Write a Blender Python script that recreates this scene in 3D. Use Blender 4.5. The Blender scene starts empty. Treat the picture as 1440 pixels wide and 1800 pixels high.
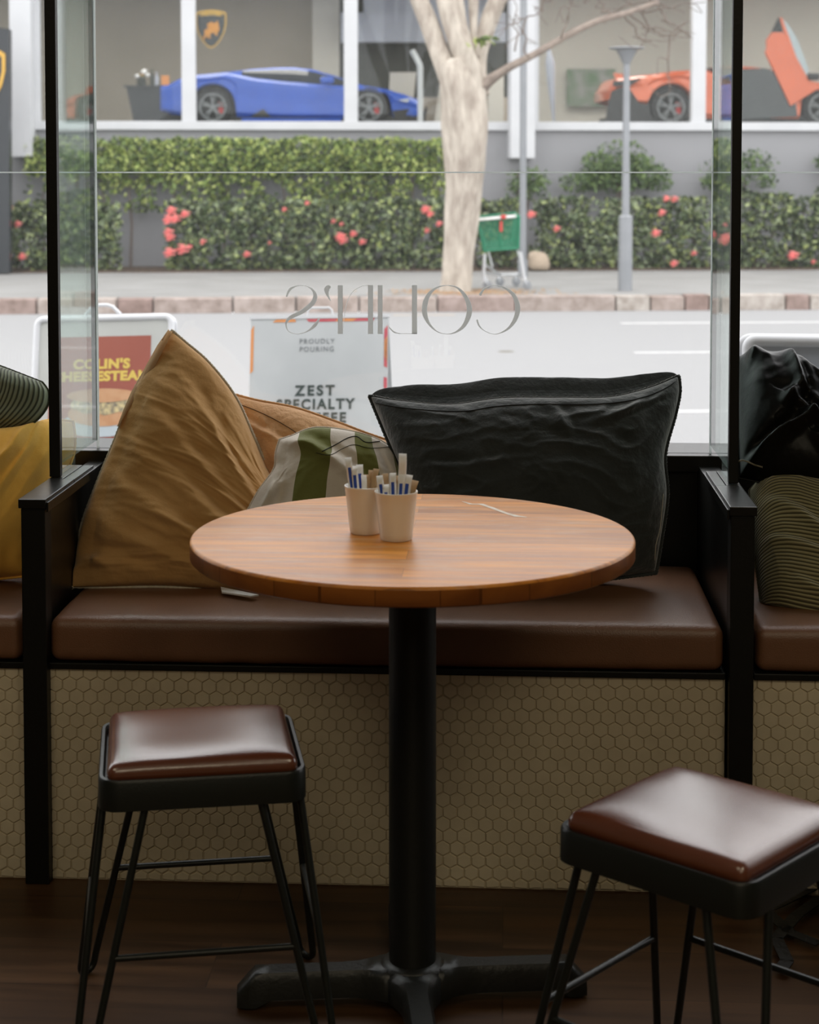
import bpy, bmesh, math, random
from mathutils import Vector, Matrix, Euler, noise
from math import sin, cos, pi, radians, sqrt
random.seed(7)
C = bpy.context.scene.collection
sc = bpy.context.scene

# ------------------------------------------------------------------ camera, world, lights, exposure
F, PX, PY, CAMZ = 3050.0, 720.0, 466.0, 1.3215          # focal length and principal point of the 1440x1800 frame
YAW, PIT = radians(3.14), radians(3.1)
cam_d = bpy.data.cameras.new('camera'); cam = bpy.data.objects.new('camera', cam_d); C.objects.link(cam)
cam.location = (0, 0, CAMZ); cam.rotation_euler = (radians(90) - PIT, 0, YAW)
cam_d.sensor_fit = 'VERTICAL'; cam_d.sensor_height = 30.0; cam_d.sensor_width = 24.0
cam_d.lens = F / 1800 * 30.0; cam_d.shift_y = -(900 - PY) / 1800
cam_d.clip_start = 0.05; cam_d.clip_end = 300
cam_d.dof.use_dof = True; cam_d.dof.focus_distance = 3.45; cam_d.dof.aperture_fstop = 5.6
sc.camera = cam
sc.view_settings.view_transform = 'Standard'; sc.view_settings.look = 'None'
sc.view_settings.gamma = 1.0; sc.view_settings.use_curve_mapping = False
sc.view_settings.exposure = 0.0
WORLD_STRENGTH = 3.0
w = bpy.data.worlds.new('overcast'); sc.world = w; w.use_nodes = True
nt = w.node_tree; bg = nt.nodes['Background']
tcw = nt.nodes.new('ShaderNodeTexCoord'); sep = nt.nodes.new('ShaderNodeSeparateXYZ')
rmp = nt.nodes.new('ShaderNodeValToRGB')
rmp.color_ramp.elements[0].position = 0.0; rmp.color_ramp.elements[0].color = (.74, .755, .77, 1)
rmp.color_ramp.elements[1].position = 0.6; rmp.color_ramp.elements[1].color = (.98, .985, 1.0, 1)
nt.links.new(tcw.outputs['Generated'], sep.inputs[0]); nt.links.new(sep.outputs['Z'], rmp.inputs[0])
nt.links.new(rmp.outputs[0], bg.inputs['Color']); bg.inputs['Strength'].default_value = WORLD_STRENGTH

def area(name, loc, size, power, col=(1, 1, 1), rot=(0, 0, 0), sy=None):
    d = bpy.data.lights.new(name, 'AREA'); d.energy = power; d.color = col; d.size = size
    if sy: d.shape = 'RECTANGLE'; d.size_y = sy
    o = bpy.data.objects.new(name, d); o.location = loc; o.rotation_euler = rot; C.objects.link(o); return o
# warm fill lights added under the ceiling to brighten the dark interior
area('fill_light', (-1.4, 0.2, 2.95), 1.2, 16, (1.0, .86, .62))
area('fill_light', (1.4, 0.2, 2.95), 1.2, 20, (1.0, .86, .62))
area('fill_light', (0.2, -2.6, 2.95), 1.6, 34, (1.0, .86, .62))

# ------------------------------------------------------------------ photograph geometry helpers
FW = Vector((-sin(YAW) * cos(PIT), cos(YAW) * cos(PIT), -sin(PIT)))
RT = Vector((cos(YAW), sin(YAW), 0)); UP = Vector((-sin(YAW) * sin(PIT), cos(YAW) * sin(PIT), cos(PIT)))
CAM = Vector((0, 0, CAMZ))
SA = radians(7.1)                                         # the street runs at 7 degrees to the window
EU, EV = Vector((cos(SA), sin(SA), 0)), Vector((-sin(SA), cos(SA), 0))
def ray(px, py): return FW + RT * ((px - PX) / F) - UP * ((py - PY) / F)
def at_y(px, py, Y): r = ray(px, py); return CAM + r * (Y / r.y)
def at_z(px, py, Z): r = ray(px, py); return CAM + r * ((Z - CAMZ) / r.z)
def at_v(px, py, V):                                      # a point on the street-parallel plane V, as (u, V, z)
    r = ray(px, py); p = CAM + r * (V / r.dot(EV)); return Vector((p.dot(EU), V, p.z))
def street(u, v, z=0): return EU * u + EV * v + Vector((0, 0, z))

# ------------------------------------------------------------------ materials
def mat(name, col, rough=.6, metal=0.0, spec=.5, var=None, vscale=8.0, vdet=4.0, vstretch=(1, 1, 1), bump=None, bscale=60.0,
        bstretch=(1, 1, 1), coat=0.0, coords='Object', sheen=0.0, island=None, bdist=.01, rvar=0):
    m = bpy.data.materials.new(name); m.use_nodes = True; n = m.node_tree.nodes; l = m.node_tree.links
    b = n['Principled BSDF']; b.inputs['Base Color'].default_value = (*col, 1); b.inputs['Roughness'].default_value = rough
    b.inputs['Metallic'].default_value = metal; b.inputs['Specular IOR Level'].default_value = spec
    b.inputs['Coat Weight'].default_value = coat; b.inputs['Coat Roughness'].default_value = .08 if metal or 'paint' in name else .24
    if sheen: b.inputs['Sheen Weight'].default_value = sheen; b.inputs['Sheen Roughness'].default_value = .4
    tc = n.new('ShaderNodeTexCoord')
    def noi(scale, stretch, det):
        mp = n.new('ShaderNodeMapping'); mp.inputs['Scale'].default_value = stretch
        t = n.new('ShaderNodeTexNoise'); t.inputs['Scale'].default_value = scale; t.inputs['Detail'].default_value = det
        l.new(tc.outputs[coords], mp.inputs[0]); l.new(mp.outputs[0], t.inputs['Vector']); return t
    if var is not None:
        t = noi(vscale, vstretch, vdet); r = n.new('ShaderNodeValToRGB')
        r.color_ramp.elements[0].position = .32; r.color_ramp.elements[0].color = (*var, 1)
        r.color_ramp.elements[1].position = .68; r.color_ramp.elements[1].color = (*col, 1)
        l.new(t.outputs['Fac'], r.inputs[0]); l.new(r.outputs[0], b.inputs['Base Color'])
        if rvar:
            mr = n.new('ShaderNodeMapRange'); mr.inputs['To Min'].default_value = rough - rvar; mr.inputs['To Max'].default_value = rough + rvar
            l.new(t.outputs['Fac'], mr.inputs[0]); l.new(mr.outputs[0], b.inputs['Roughness'])
    if island is not None:
        g = n.new('ShaderNodeNewGeometry'); r = n.new('ShaderNodeValToRGB'); r.color_ramp.interpolation = 'LINEAR'
        while len(r.color_ramp.elements) < len(island): r.color_ramp.elements.new(.5)
        for i, c in enumerate(island):
            r.color_ramp.elements[i].position = i / max(1, len(island) - 1); r.color_ramp.elements[i].color = (*c, 1)
        l.new(g.outputs['Random Per Island'], r.inputs[0]); l.new(r.outputs[0], b.inputs['Base Color'])
    if bump is not None:
        t = noi(bscale, bstretch, 6.0); bp = n.new('ShaderNodeBump'); bp.inputs['Strength'].default_value = bump
        bp.inputs['Distance'].default_value = bdist
        l.new(t.outputs['Fac'], bp.inputs['Height']); l.new(bp.outputs[0], b.inputs['Normal'])
    return m
def nd(m): return m.node_tree.nodes, m.node_tree.links, m.node_tree.nodes['Principled BSDF']

def glass(name, tint=(1, 1, 1), refl=1.0, haze=0.0, ior=1.5):
    m = bpy.data.materials.new(name); m.use_nodes = True; n = m.node_tree.nodes; l = m.node_tree.links; n.clear()
    o = n.new('ShaderNodeOutputMaterial'); t = n.new('ShaderNodeBsdfTransparent'); t.inputs[0].default_value = (*tint, 1)
    g = n.new('ShaderNodeBsdfGlossy'); g.inputs['Roughness'].default_value = 0.0; g.inputs['Color'].default_value = (refl, refl, refl, 1)
    geo = n.new('ShaderNodeNewGeometry'); dt = n.new('ShaderNodeVectorMath'); dt.operation = 'DOT_PRODUCT'
    l.new(geo.outputs['Incoming'], dt.inputs[0]); l.new(geo.outputs['Normal'], dt.inputs[1])
    def mth(op, a, b_=None):
        q = n.new('ShaderNodeMath'); q.operation = op
        for i_, v_ in enumerate((a, b_)):
            if v_ is None: continue
            if isinstance(v_, (int, float)): q.inputs[i_].default_value = v_
            else: l.new(v_, q.inputs[i_])
        return q.outputs[0]
    k_ = mth('SUBTRACT', 1.0, mth('ABSOLUTE', dt.outputs['Value'])); r0 = ((ior - 1) / (ior + 1)) ** 2
    fr_ = mth('ADD', mth('MULTIPLY', mth('POWER', k_, 5.0), 1 - r0), r0); x = n.new('ShaderNodeMixShader')
    l.new(fr_, x.inputs[0]); l.new(t.outputs[0], x.inputs[1]); l.new(g.outputs[0], x.inputs[2])
    if haze:
        d = n.new('ShaderNodeBsdfTranslucent'); d.inputs[0].default_value = (.9, .95, .93, 1); y = n.new('ShaderNodeMixShader')
        y.inputs[0].default_value = haze; l.new(x.outputs[0], y.inputs[1]); l.new(d.outputs[0], y.inputs[2]); l.new(y.outputs[0], o.inputs[0])
    else: l.new(x.outputs[0], o.inputs[0])
    return m

def weave(m, scale=900.0, strength=.25, bdist=.002):
    n, l, b = nd(m); tc = n.new('ShaderNodeTexCoord'); h = None; old = b.inputs['Normal'].links[0].from_socket if b.inputs['Normal'].links else None
    for d in ('X', 'Y'):
        wv = n.new('ShaderNodeTexWave'); wv.bands_direction = d; wv.inputs['Scale'].default_value = scale / 20.0
        wv.inputs['Distortion'].default_value = 1.2; wv.inputs['Detail'].default_value = 1
        l.new(tc.outputs['UV'], wv.inputs['Vector'])
        if h is None: h = wv.outputs['Fac']
        else:
            a = n.new('ShaderNodeMath'); a.operation = 'MULTIPLY'; l.new(h, a.inputs[0]); l.new(wv.outputs['Fac'], a.inputs[1]); h = a.outputs[0]
    bp = n.new('ShaderNodeBump'); bp.inputs['Strength'].default_value = strength; bp.inputs['Distance'].default_value = bdist
    l.new(h, bp.inputs['Height'])
    if old: l.new(old, bp.inputs['Normal'])
    l.new(bp.outputs[0], b.inputs['Normal']); return m

M = {}
M['black'] = mat('black_paint', (.004, .0045, .0035), .45, spec=.35, bump=.05, bscale=200)
M['black_gloss'] = mat('black_satin_paint', (.006, .0065, .0055), .30, spec=.45, bump=.03, bscale=40)
M['stool_metal'] = mat('stool_black_metal', (.008, .010, .008), .36, spec=.45, bump=.05, bscale=300)
M['cast'] = mat('black_cast_iron', (.012, .013, .012), .38, bump=.1, bscale=120)
M['tan'] = weave(mat('tan_linen', (.60, .35, .14), .9, spec=.2, var=(.50, .28, .10), vscale=9, bump=.35, bscale=55, bdist=.006, sheen=.25))
M['tan2'] = weave(mat('light_tan_linen', (.74, .44, .23), .9, spec=.2, var=(.63, .36, .18), vscale=12, bump=.5, bscale=70, bdist=.008, sheen=.25))
M['darklinen'] = weave(mat('charcoal_linen', (.040, .046, .046), .9, spec=.2, var=(.028, .033, .032), vscale=12, bump=.5, bscale=60, bdist=.007, sheen=.65))
M['yellow'] = weave(mat('mustard_cotton', (.98, .54, .10), .85, spec=.25, var=(.92, .48, .085), vscale=6, bump=.25, bscale=22, bdist=.012, sheen=.2))
M['seat'] = mat('brown_bench_leather', (.200, .092, .045), .38, spec=.7, var=(.16, .072, .035), vscale=7, bump=.35, bscale=420, bdist=.002, rvar=.04)
M['stoolleather'] = mat('chestnut_stool_leather', (.150, .045, .020), .25, spec=1.0, coat=.45, var=(.13, .038, .016), vscale=10, bump=.08, bscale=160, bdist=.003, rvar=.03, bstretch=(1, 3, 1))
M['jacket'] = mat('black_leather', (.0055, .0055, .005), .36, spec=.16, bump=.12, bscale=90, bdist=.004)
M['china'] = mat('white_ceramic', (.80, .76, .68), .22, spec=.5, var=(.78, .74, .66), vscale=4)
M['tile'] = mat('ivory_tile', (.70, .61, .44), .38, spec=.35, var=(.64, .555, .395), vscale=25, bump=.03, bscale=40)
M['grout'] = mat('tile_grout', (.60, .51, .355), .9, var=(.50, .42, .28), vscale=40)
M['plaster'] = mat('dark_plaster', (.16, .145, .12), .9, var=(.14, .13, .105), vscale=3)
M['ceil'] = mat('grey_ceiling', (.20, .185, .155), .9, var=(.18, .165, .14), vscale=3)
M['vinyl'] = mat('grey_window_vinyl', (.42, .42, .405), .7, var=(.40, .40, .385), vscale=10)
M['seam'] = mat('silicone_joint', (.75, .78, .77), .4, var=(.62, .65, .64), vscale=60)
M['stitch'] = mat('pale_thread', (.55, .50, .40), .8, var=(.45, .4, .3), vscale=100)
def frosted(name, col, thru):
    m = bpy.data.materials.new(name); m.use_nodes = True; n = m.node_tree.nodes; l = m.node_tree.links; n.clear()
    o = n.new('ShaderNodeOutputMaterial'); d = n.new('ShaderNodeBsdfTranslucent'); d.inputs[0].default_value = (*col, 1)
    e = n.new('ShaderNodeBsdfDiffuse'); e.inputs[0].default_value = (*col, 1); x = n.new('ShaderNodeMixShader'); x.inputs[0].default_value = thru
    l.new(e.outputs[0], x.inputs[1]); l.new(d.outputs[0], x.inputs[2]); l.new(x.outputs[0], o.inputs[0]); return m
M['vinyl'] = frosted('grey_window_vinyl', (.56, .56, .545), .88)
M['seam'] = frosted('silicone_joint', (.75, .78, .77), .8)
M['glass'] = glass('window_glass', (.995, .99, .985), .6, .012)
M['fin'] = glass('screen_glass', (.82, .90, .87), .95, .05)
M['finedge'] = mat('green_glass_edge', (.03, .10, .075), .15, var=(.02, .07, .05), vscale=20)

def corduroy(name, col, dark, ribs):
    m = mat(name, col, .88, spec=.15, sheen=.3); n, l, b = nd(m); tc = n.new('ShaderNodeTexCoord')
    wv = n.new('ShaderNodeTexWave'); wv.bands_direction = 'Y'; wv.wave_profile = 'SIN'; wv.inputs['Scale'].default_value = ribs * .314
    wv.inputs['Distortion'].default_value = 0.35; wv.inputs['Detail Scale'].default_value = .6
    l.new(tc.outputs['UV'], wv.inputs['Vector'])
    r = n.new('ShaderNodeValToRGB'); r.color_ramp.elements[0].color = (*dark, 1); r.color_ramp.elements[0].position = .1
    r.color_ramp.elements[1].color = (*col, 1); r.color_ramp.elements[1].position = .6
    l.new(wv.outputs['Fac'], r.inputs[0]); l.new(r.outputs[0], b.inputs['Base Color'])
    bp = n.new('ShaderNodeBump'); bp.inputs['Strength'].default_value = .7; bp.inputs['Distance'].default_value = .003
    l.new(wv.outputs['Fac'], bp.inputs['Height']); l.new(bp.outputs[0], b.inputs['Normal']); return m
M['cordgrey'] = corduroy('grey_green_corduroy', (.26, .28, .20), (.06, .066, .045), 52)
M['cordolive'] = corduroy('olive_corduroy', (.34, .305, .165), (.075, .066, .034), 46)

def stripes():
    m = mat('striped_linen', (.66, .60, .52), .85, spec=.2, bump=.3, bscale=60, bdist=.005, sheen=.2); n, l, b = nd(m)
    tc = n.new('ShaderNodeTexCoord'); s = n.new('ShaderNodeSeparateXYZ'); l.new(tc.outputs['UV'], s.inputs[0])
    r = n.new('ShaderNodeValToRGB'); r.color_ramp.interpolation = 'CONSTANT'
    cr, gr = (.66, .60, .52, 1), (.155, .165, .045, 1)
    xs = [(0, cr), (.155, gr), (.365, cr), (.575, gr), (.735, cr), (.9, gr)]
    while len(r.color_ramp.elements) < len(xs): r.color_ramp.elements.new(.5)
    for e, (p, c) in zip(r.color_ramp.elements, xs): e.position = p; e.color = c
    l.new(s.outputs['X'], r.inputs[0]); l.new(r.outputs[0], b.inputs['Base Color']); return weave(m, 1500)
M['stripes'] = stripes()

def wood(name, c1, c2, stave, rough, coat, gx=1.2, gy=26, scratch=False, seam=.0015, bw=.5, spec=.5):
    m = mat(name, c1, rough, coat=coat, spec=spec); n, l, b = nd(m); tc = n.new('ShaderNodeTexCoord')
    br = n.new('ShaderNodeTexBrick'); br.inputs['Scale'].default_value = 1.0; br.offset = .37
    br.inputs['Brick Width'].default_value = bw; br.inputs['Row Height'].default_value = stave
    br.inputs['Mortar Size'].default_value = seam; br.inputs['Mortar Smooth'].default_value = .2
    br.inputs['Color1'].default_value = (0, 0, 0, 1); br.inputs['Color2'].default_value = (1, 1, 1, 1); br.inputs['Mortar'].default_value = (.5, .5, .5, 1)
    l.new(tc.outputs['Object'], br.inputs['Vector'])
    mp = n.new('ShaderNodeMapping'); mp.inputs['Scale'].default_value = (gx, gy, gy)
    add = n.new('ShaderNodeVectorMath'); add.operation = 'MULTIPLY_ADD'; add.inputs[1].default_value = (7, 3, 5)
    l.new(br.outputs['Color'], add.inputs[0]); l.new(tc.outputs['Object'], mp.inputs[0]); l.new(mp.outputs[0], add.inputs[2])
    t = n.new('ShaderNodeTexNoise'); t.inputs['Scale'].default_value = 1.6; t.inputs['Detail'].default_value = 7; t.inputs['Distortion'].default_value = .6
    l.new(add.outputs[0], t.inputs['Vector'])
    r = n.new('ShaderNodeValToRGB'); r.color_ramp.elements[0].position = .3; r.color_ramp.elements[0].color = (*c2, 1)
    r.color_ramp.elements[1].position = .7; r.color_ramp.elements[1].color = (*c1, 1); l.new(t.outputs['Fac'], r.inputs[0])
    mx = n.new('ShaderNodeMix'); mx.data_type = 'RGBA'; mx.blend_type = 'MULTIPLY'; mx.inputs['Factor'].default_value = 1.0
    r2 = n.new('ShaderNodeValToRGB'); r2.color_ramp.elements[0].color = (.80, .78, .76, 1); r2.color_ramp.elements[1].color = (1.08, 1.08, 1.06, 1)
    l.new(br.outputs['Color'], r2.inputs[0]); l.new(r.outputs[0], mx.inputs['A']); l.new(r2.outputs[0], mx.inputs['B'])
    out = mx.outputs['Result']
    mm = n.new('ShaderNodeMix'); mm.data_type = 'RGBA'; mm.inputs['B'].default_value = (*[c * .25 for c in c2], 1)
    fm = n.new('ShaderNodeMath'); fm.operation = 'MULTIPLY'; fm.inputs[1].default_value = .6; l.new(br.outputs['Fac'], fm.inputs[0])
    l.new(fm.outputs[0], mm.inputs['Factor']); l.new(out, mm.inputs['A']); out = mm.outputs['Result']
    if scratch:                                            # worn milky patches of old varnish
        mp3 = n.new('ShaderNodeMapping'); mp3.inputs['Scale'].default_value = (2.2, 9, 1); mp3.inputs['Location'].default_value = (3.2, 1.7, 0)
        t3 = n.new('ShaderNodeTexNoise'); t3.inputs['Scale'].default_value = 2.6; t3.inputs['Detail'].default_value = 8; t3.inputs['Roughness'].default_value = .72
        r3 = n.new('ShaderNodeValToRGB'); r3.color_ramp.elements[0].position = .50; r3.color_ramp.elements[0].color = (0, 0, 0, 1)
        r3.color_ramp.elements[1].position = .78; r3.color_ramp.elements[1].color = (.55, .55, .55, 1)
        l.new(tc.outputs['Object'], mp3.inputs[0]); l.new(mp3.outputs[0], t3.inputs[0]); l.new(t3.outputs['Fac'], r3.inputs[0])
        m3 = n.new('ShaderNodeMix'); m3.data_type = 'RGBA'; m3.inputs['B'].default_value = (.62, .50, .38, 1)
        l.new(r3.outputs[0], m3.inputs['Factor']); l.new(out, m3.inputs['A']); out = m3.outputs['Result']
    l.new(out, b.inputs['Base Color'])
    mr = n.new('ShaderNodeMapRange'); mr.inputs['To Min'].default_value = rough - .05; mr.inputs['To Max'].default_value = rough + .1
    l.new(t.outputs['Fac'], mr.inputs[0]); l.new(mr.outputs[0], b.inputs['Roughness'])
    bp = n.new('ShaderNodeBump'); bp.inputs['Strength'].default_value = .08; bp.inputs['Distance'].default_value = .002
    l.new(t.outputs['Fac'], bp.inputs['Height']); l.new(bp.outputs[0], b.inputs['Normal']); return m
M['table'] = wood('varnished_table_wood', (.86, .35, .055), (.44, .145, .022), .058, .33, .0, 2.2, 22, True, .0004, 9, .26)
M['edge'] = wood('table_edge_wood', (.34, .115, .022), (.20, .06, .012), .11, .30, .0, 3, 14, False, .0008, .09, .4)
M['floor'] = wood('dark_plank_floor', (.115, .055, .022), (.035, .015, .006), .17, .38, .0, 1.0, 14, False, .0012, 1.3, .35)
# outside (albedos as under an overcast sky that is far brighter than the road)
OUT = .84
def omat(name, col, *a, **k):
    sc3 = lambda c: tuple(x * OUT for x in c)
    if 'var' in k: k['var'] = sc3(k['var'])
    if k.get('island'): k['island'] = [sc3(c) for c in k['island']]
    return mat(name, sc3(col), *a, **k)
# outside
M['asphalt'] = omat('asphalt', (0.35, 0.35, 0.353), .9, var=(0.319, 0.319, 0.322), vscale=30, bump=.3, bscale=160)
M['pave'] = omat('footpath_concrete', (.33, .325, .315), .9, var=(.27, .265, .255), vscale=1.2, bump=.2, bscale=90)
M['nearpave'] = omat('near_footpath', (0.294, 0.294, 0.287), .9, var=(0.266, 0.266, 0.259), vscale=3)
M['kerb'] = omat('kerb_stone', (.46, .37, .33), .85, var=(.34, .27, .25), vscale=6, bump=.4, bscale=20, island=None)
M['soil'] = omat('bark_soil', (.13, .085, .055), .95, var=(.06, .04, .03), vscale=14, bump=.6, bscale=30)
M['paintw'] = omat('road_paint', (0.602, 0.602, 0.595), .8, var=(0.518, 0.518, 0.518), vscale=12)
M['painty'] = omat('yellow_road_paint', (0.525, 0.434, 0.336), .8, var=(0.42, 0.385, 0.35), vscale=12)
M['wallgrey'] = omat('grey_render_wall', (.36, .36, .375), .85, var=(.335, .335, .35), vscale=.8, bump=.1, bscale=30)
M['white'] = omat('white_paint', (.70, .71, .73), .55, var=(.66, .67, .69), vscale=3)
M['taupe'] = omat('taupe_showroom_wall', (.33, .29, .235), .85, var=(.30, .265, .21), vscale=1.5)
M['beige'] = omat('pale_showroom_wall', (.62, .59, .53), .85, var=(.58, .555, .50), vscale=1.2)
M['beige2'] = omat('beige_counter', (.52, .46, .39), .7, var=(.49, .43, .36), vscale=3)
M['dkgreen'] = omat('dark_green_panel', (.055, .06, .05), .5, var=(.035, .04, .033), vscale=1.5)
M['bluegrey'] = omat('pale_blue_grey_panel', (.46, .49, .58), .6, var=(.40, .43, .50), vscale=1.5)
M['showfloor'] = omat('showroom_floor', (.40, .39, .37), .25, var=(.36, .35, .33), vscale=1)
M['shopglass'] = glass('showroom_glass', (.95, .96, .95), .38, .0, 1.52)
M['blue'] = omat('blue_metallic_paint', (.006, .10, .62), .4, coat=.3, var=(.005, .085, .54), vscale=3)
M['orange'] = omat('orange_metallic_paint', (.80, .13, .025), .30, metal=.15, coat=1.0, var=(.75, .12, .022), vscale=3)
M['carglass'] = omat('dark_car_glass', (.02, .025, .03), .06, spec=.8, var=(.015, .02, .025), vscale=2)
M['tyre'] = omat('black_rubber', (.018, .018, .02), .8, bump=.2, bscale=60)
M['rim'] = omat('dark_grey_alloy', (.30, .31, .32), .4, metal=.2, var=(.25, .26, .27), vscale=8)
M['calred'] = omat('red_brake_caliper', (.65, .02, .02), .35, var=(.55, .02, .02), vscale=8)
M['plastic'] = omat('black_car_trim', (.02, .02, .022), .45, bump=.1, bscale=40)
M['gold'] = omat('gold_enamel', (.75, .45, .08), .35, metal=.3, var=(.62, .36, .06), vscale=6)
M['orgold'] = omat('orange_gold_enamel', (.80, .34, .05), .4, metal=.2, var=(.68, .26, .03), vscale=9)
M['signblack'] = omat('black_sign_panel', (.03, .034, .04), .3, var=(.026, .03, .036), vscale=2)
M['bark'] = omat('pale_peeling_bark', (.72, .645, .55), .9, var=(.40, .335, .28), vscale=5.5, vdet=6, vstretch=(1.6, 1.6, .55), bump=1.0, bscale=12, bstretch=(1.5, 1.5, .35), bdist=.06)
M['bark2'] = omat('grey_branch_bark', (.38, .31, .26), .9, var=(.24, .19, .16), vscale=9, bump=.6, bscale=20)
M['twig'] = omat('brown_twig', (.22, .17, .14), .9, var=(.16, .12, .1), vscale=20)
G1 = [(.006, .010, .005), (.02, .034, .010), (.06, .10, .03), (.13, .18, .07), (.26, .31, .17), (.38, .44, .12)]
G2 = [(.02, .04, .01), (.07, .12, .025), (.17, .25, .05), (.33, .41, .09), (.52, .58, .17)]
M['leafdark'] = omat('dark_hedge_leaf', G1[1], .40, spec=.6, island=G1)
M['leaflime'] = omat('lime_hedge_leaf', G2[1], .45, spec=.5, island=G2)
M['leafmid'] = omat('mid_green_leaf', (.06, .12, .03), .45, island=[(.025, .055, .015), (.06, .11, .03), (.10, .17, .045), (.18, .26, .07)])
M['petal'] = mat('coral_pink_petal', (.80, .10, .09), .6, island=[(.80, .14, .13), (.90, .24, .23), (.95, .36, .33)])
M['litter'] = omat('fallen_leaf', (.40, .24, .13), .9, island=[(.30, .16, .08), (.48, .30, .16), (.36, .26, .17)])
M['steel'] = omat('galvanised_steel', (0.35, 0.364, 0.385), .45, metal=.3, var=(0.308, 0.322, 0.343), vscale=4)
M['chrome'] = omat('bright_chrome', (.80, .82, .84), .25, metal=.6, var=(.72, .74, .76), vscale=10)
M['cartgreen'] = omat('green_cart_plastic', (.012, .26, .13), .45, var=(.010, .22, .11), vscale=6)
M['red'] = omat('red_plastic', (.70, .06, .05), .5, var=(.6, .05, .04), vscale=10)
M['alu'] = omat('silver_aluminium_frame', (0.80, 0.81, 0.84), .35, metal=.0, var=(0.76, 0.77, 0.80), vscale=5)
M['posterw'] = omat('pale_grey_poster', (0.62, 0.63, 0.60), .5, var=(0.469, 0.476, 0.455), vscale=2)
M['posterz'] = omat('white_sign_face', (0.62, 0.645, 0.655), .5, var=(0.476, 0.5, 0.511), vscale=2)
M['posterb'] = omat('blank_grey_blue_face', (.40, .43, .50), .45, var=(.38, .41, .475), vscale=1.5)
M['posterred'] = omat('rust_red_print', (.36, .085, .05), .55, var=(.32, .07, .04), vscale=4)
M['printy'] = omat('yellow_print', (.78, .56, .10), .55, var=(.72, .52, .09), vscale=5)
M['bun'] = omat('bread_print', (.56, .27, .12), .6, var=(.66, .38, .2), vscale=14)
M['cheese'] = omat('filling_print', (.74, .60, .30), .6, var=(.14, .12, .10), vscale=45)
M['plateprint'] = omat('pale_plate_print', (.55, .62, .66), .6, var=(.5, .57, .61), vscale=5)
M['ink'] = omat('dark_green_ink', (.02, .04, .035), .6, var=(.018, .035, .03), vscale=5)
M['inkg'] = omat('grey_ink', (.22, .24, .25), .6, var=(.2, .22, .23), vscale=5)
M['sorange'] = omat('orange_print', (.80, .32, .10), .6, var=(.74, .28, .08), vscale=20)
M['scrim'] = omat('crimson_print', (.55, .06, .10), .6, var=(.62, .12, .12), vscale=20)
M['paper'] = mat('white_paper', (.92, .92, .92), .7, var=(.74, .72, .68), vscale=30)
M['kraft'] = mat('kraft_paper', (.46, .30, .16), .8, var=(.40, .26, .13), vscale=40)
M['bprint'] = mat('blue_print', (.02, .07, .38), .6, var=(.018, .06, .33), vscale=30)
M['mural'] = mat('grey_green_mural', (.05, .13, .04), .6, var=(.26, .26, .25), vscale=3.0, vdet=3)
M['rock'] = omat('sandstone_rock', (.50, .40, .30), .9, var=(.4, .32, .24), vscale=3, bump=.5, bscale=8)
M['bag'] = mat('black_nylon', (.006, .007, .007), .6, bump=.3, bscale=80)
M['sidepad'] = mat('brown_side_pad_leather', (.115, .065, .035), .5, var=(.10, .055, .03), vscale=7, bump=.3, bscale=400, bdist=.002)

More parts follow.
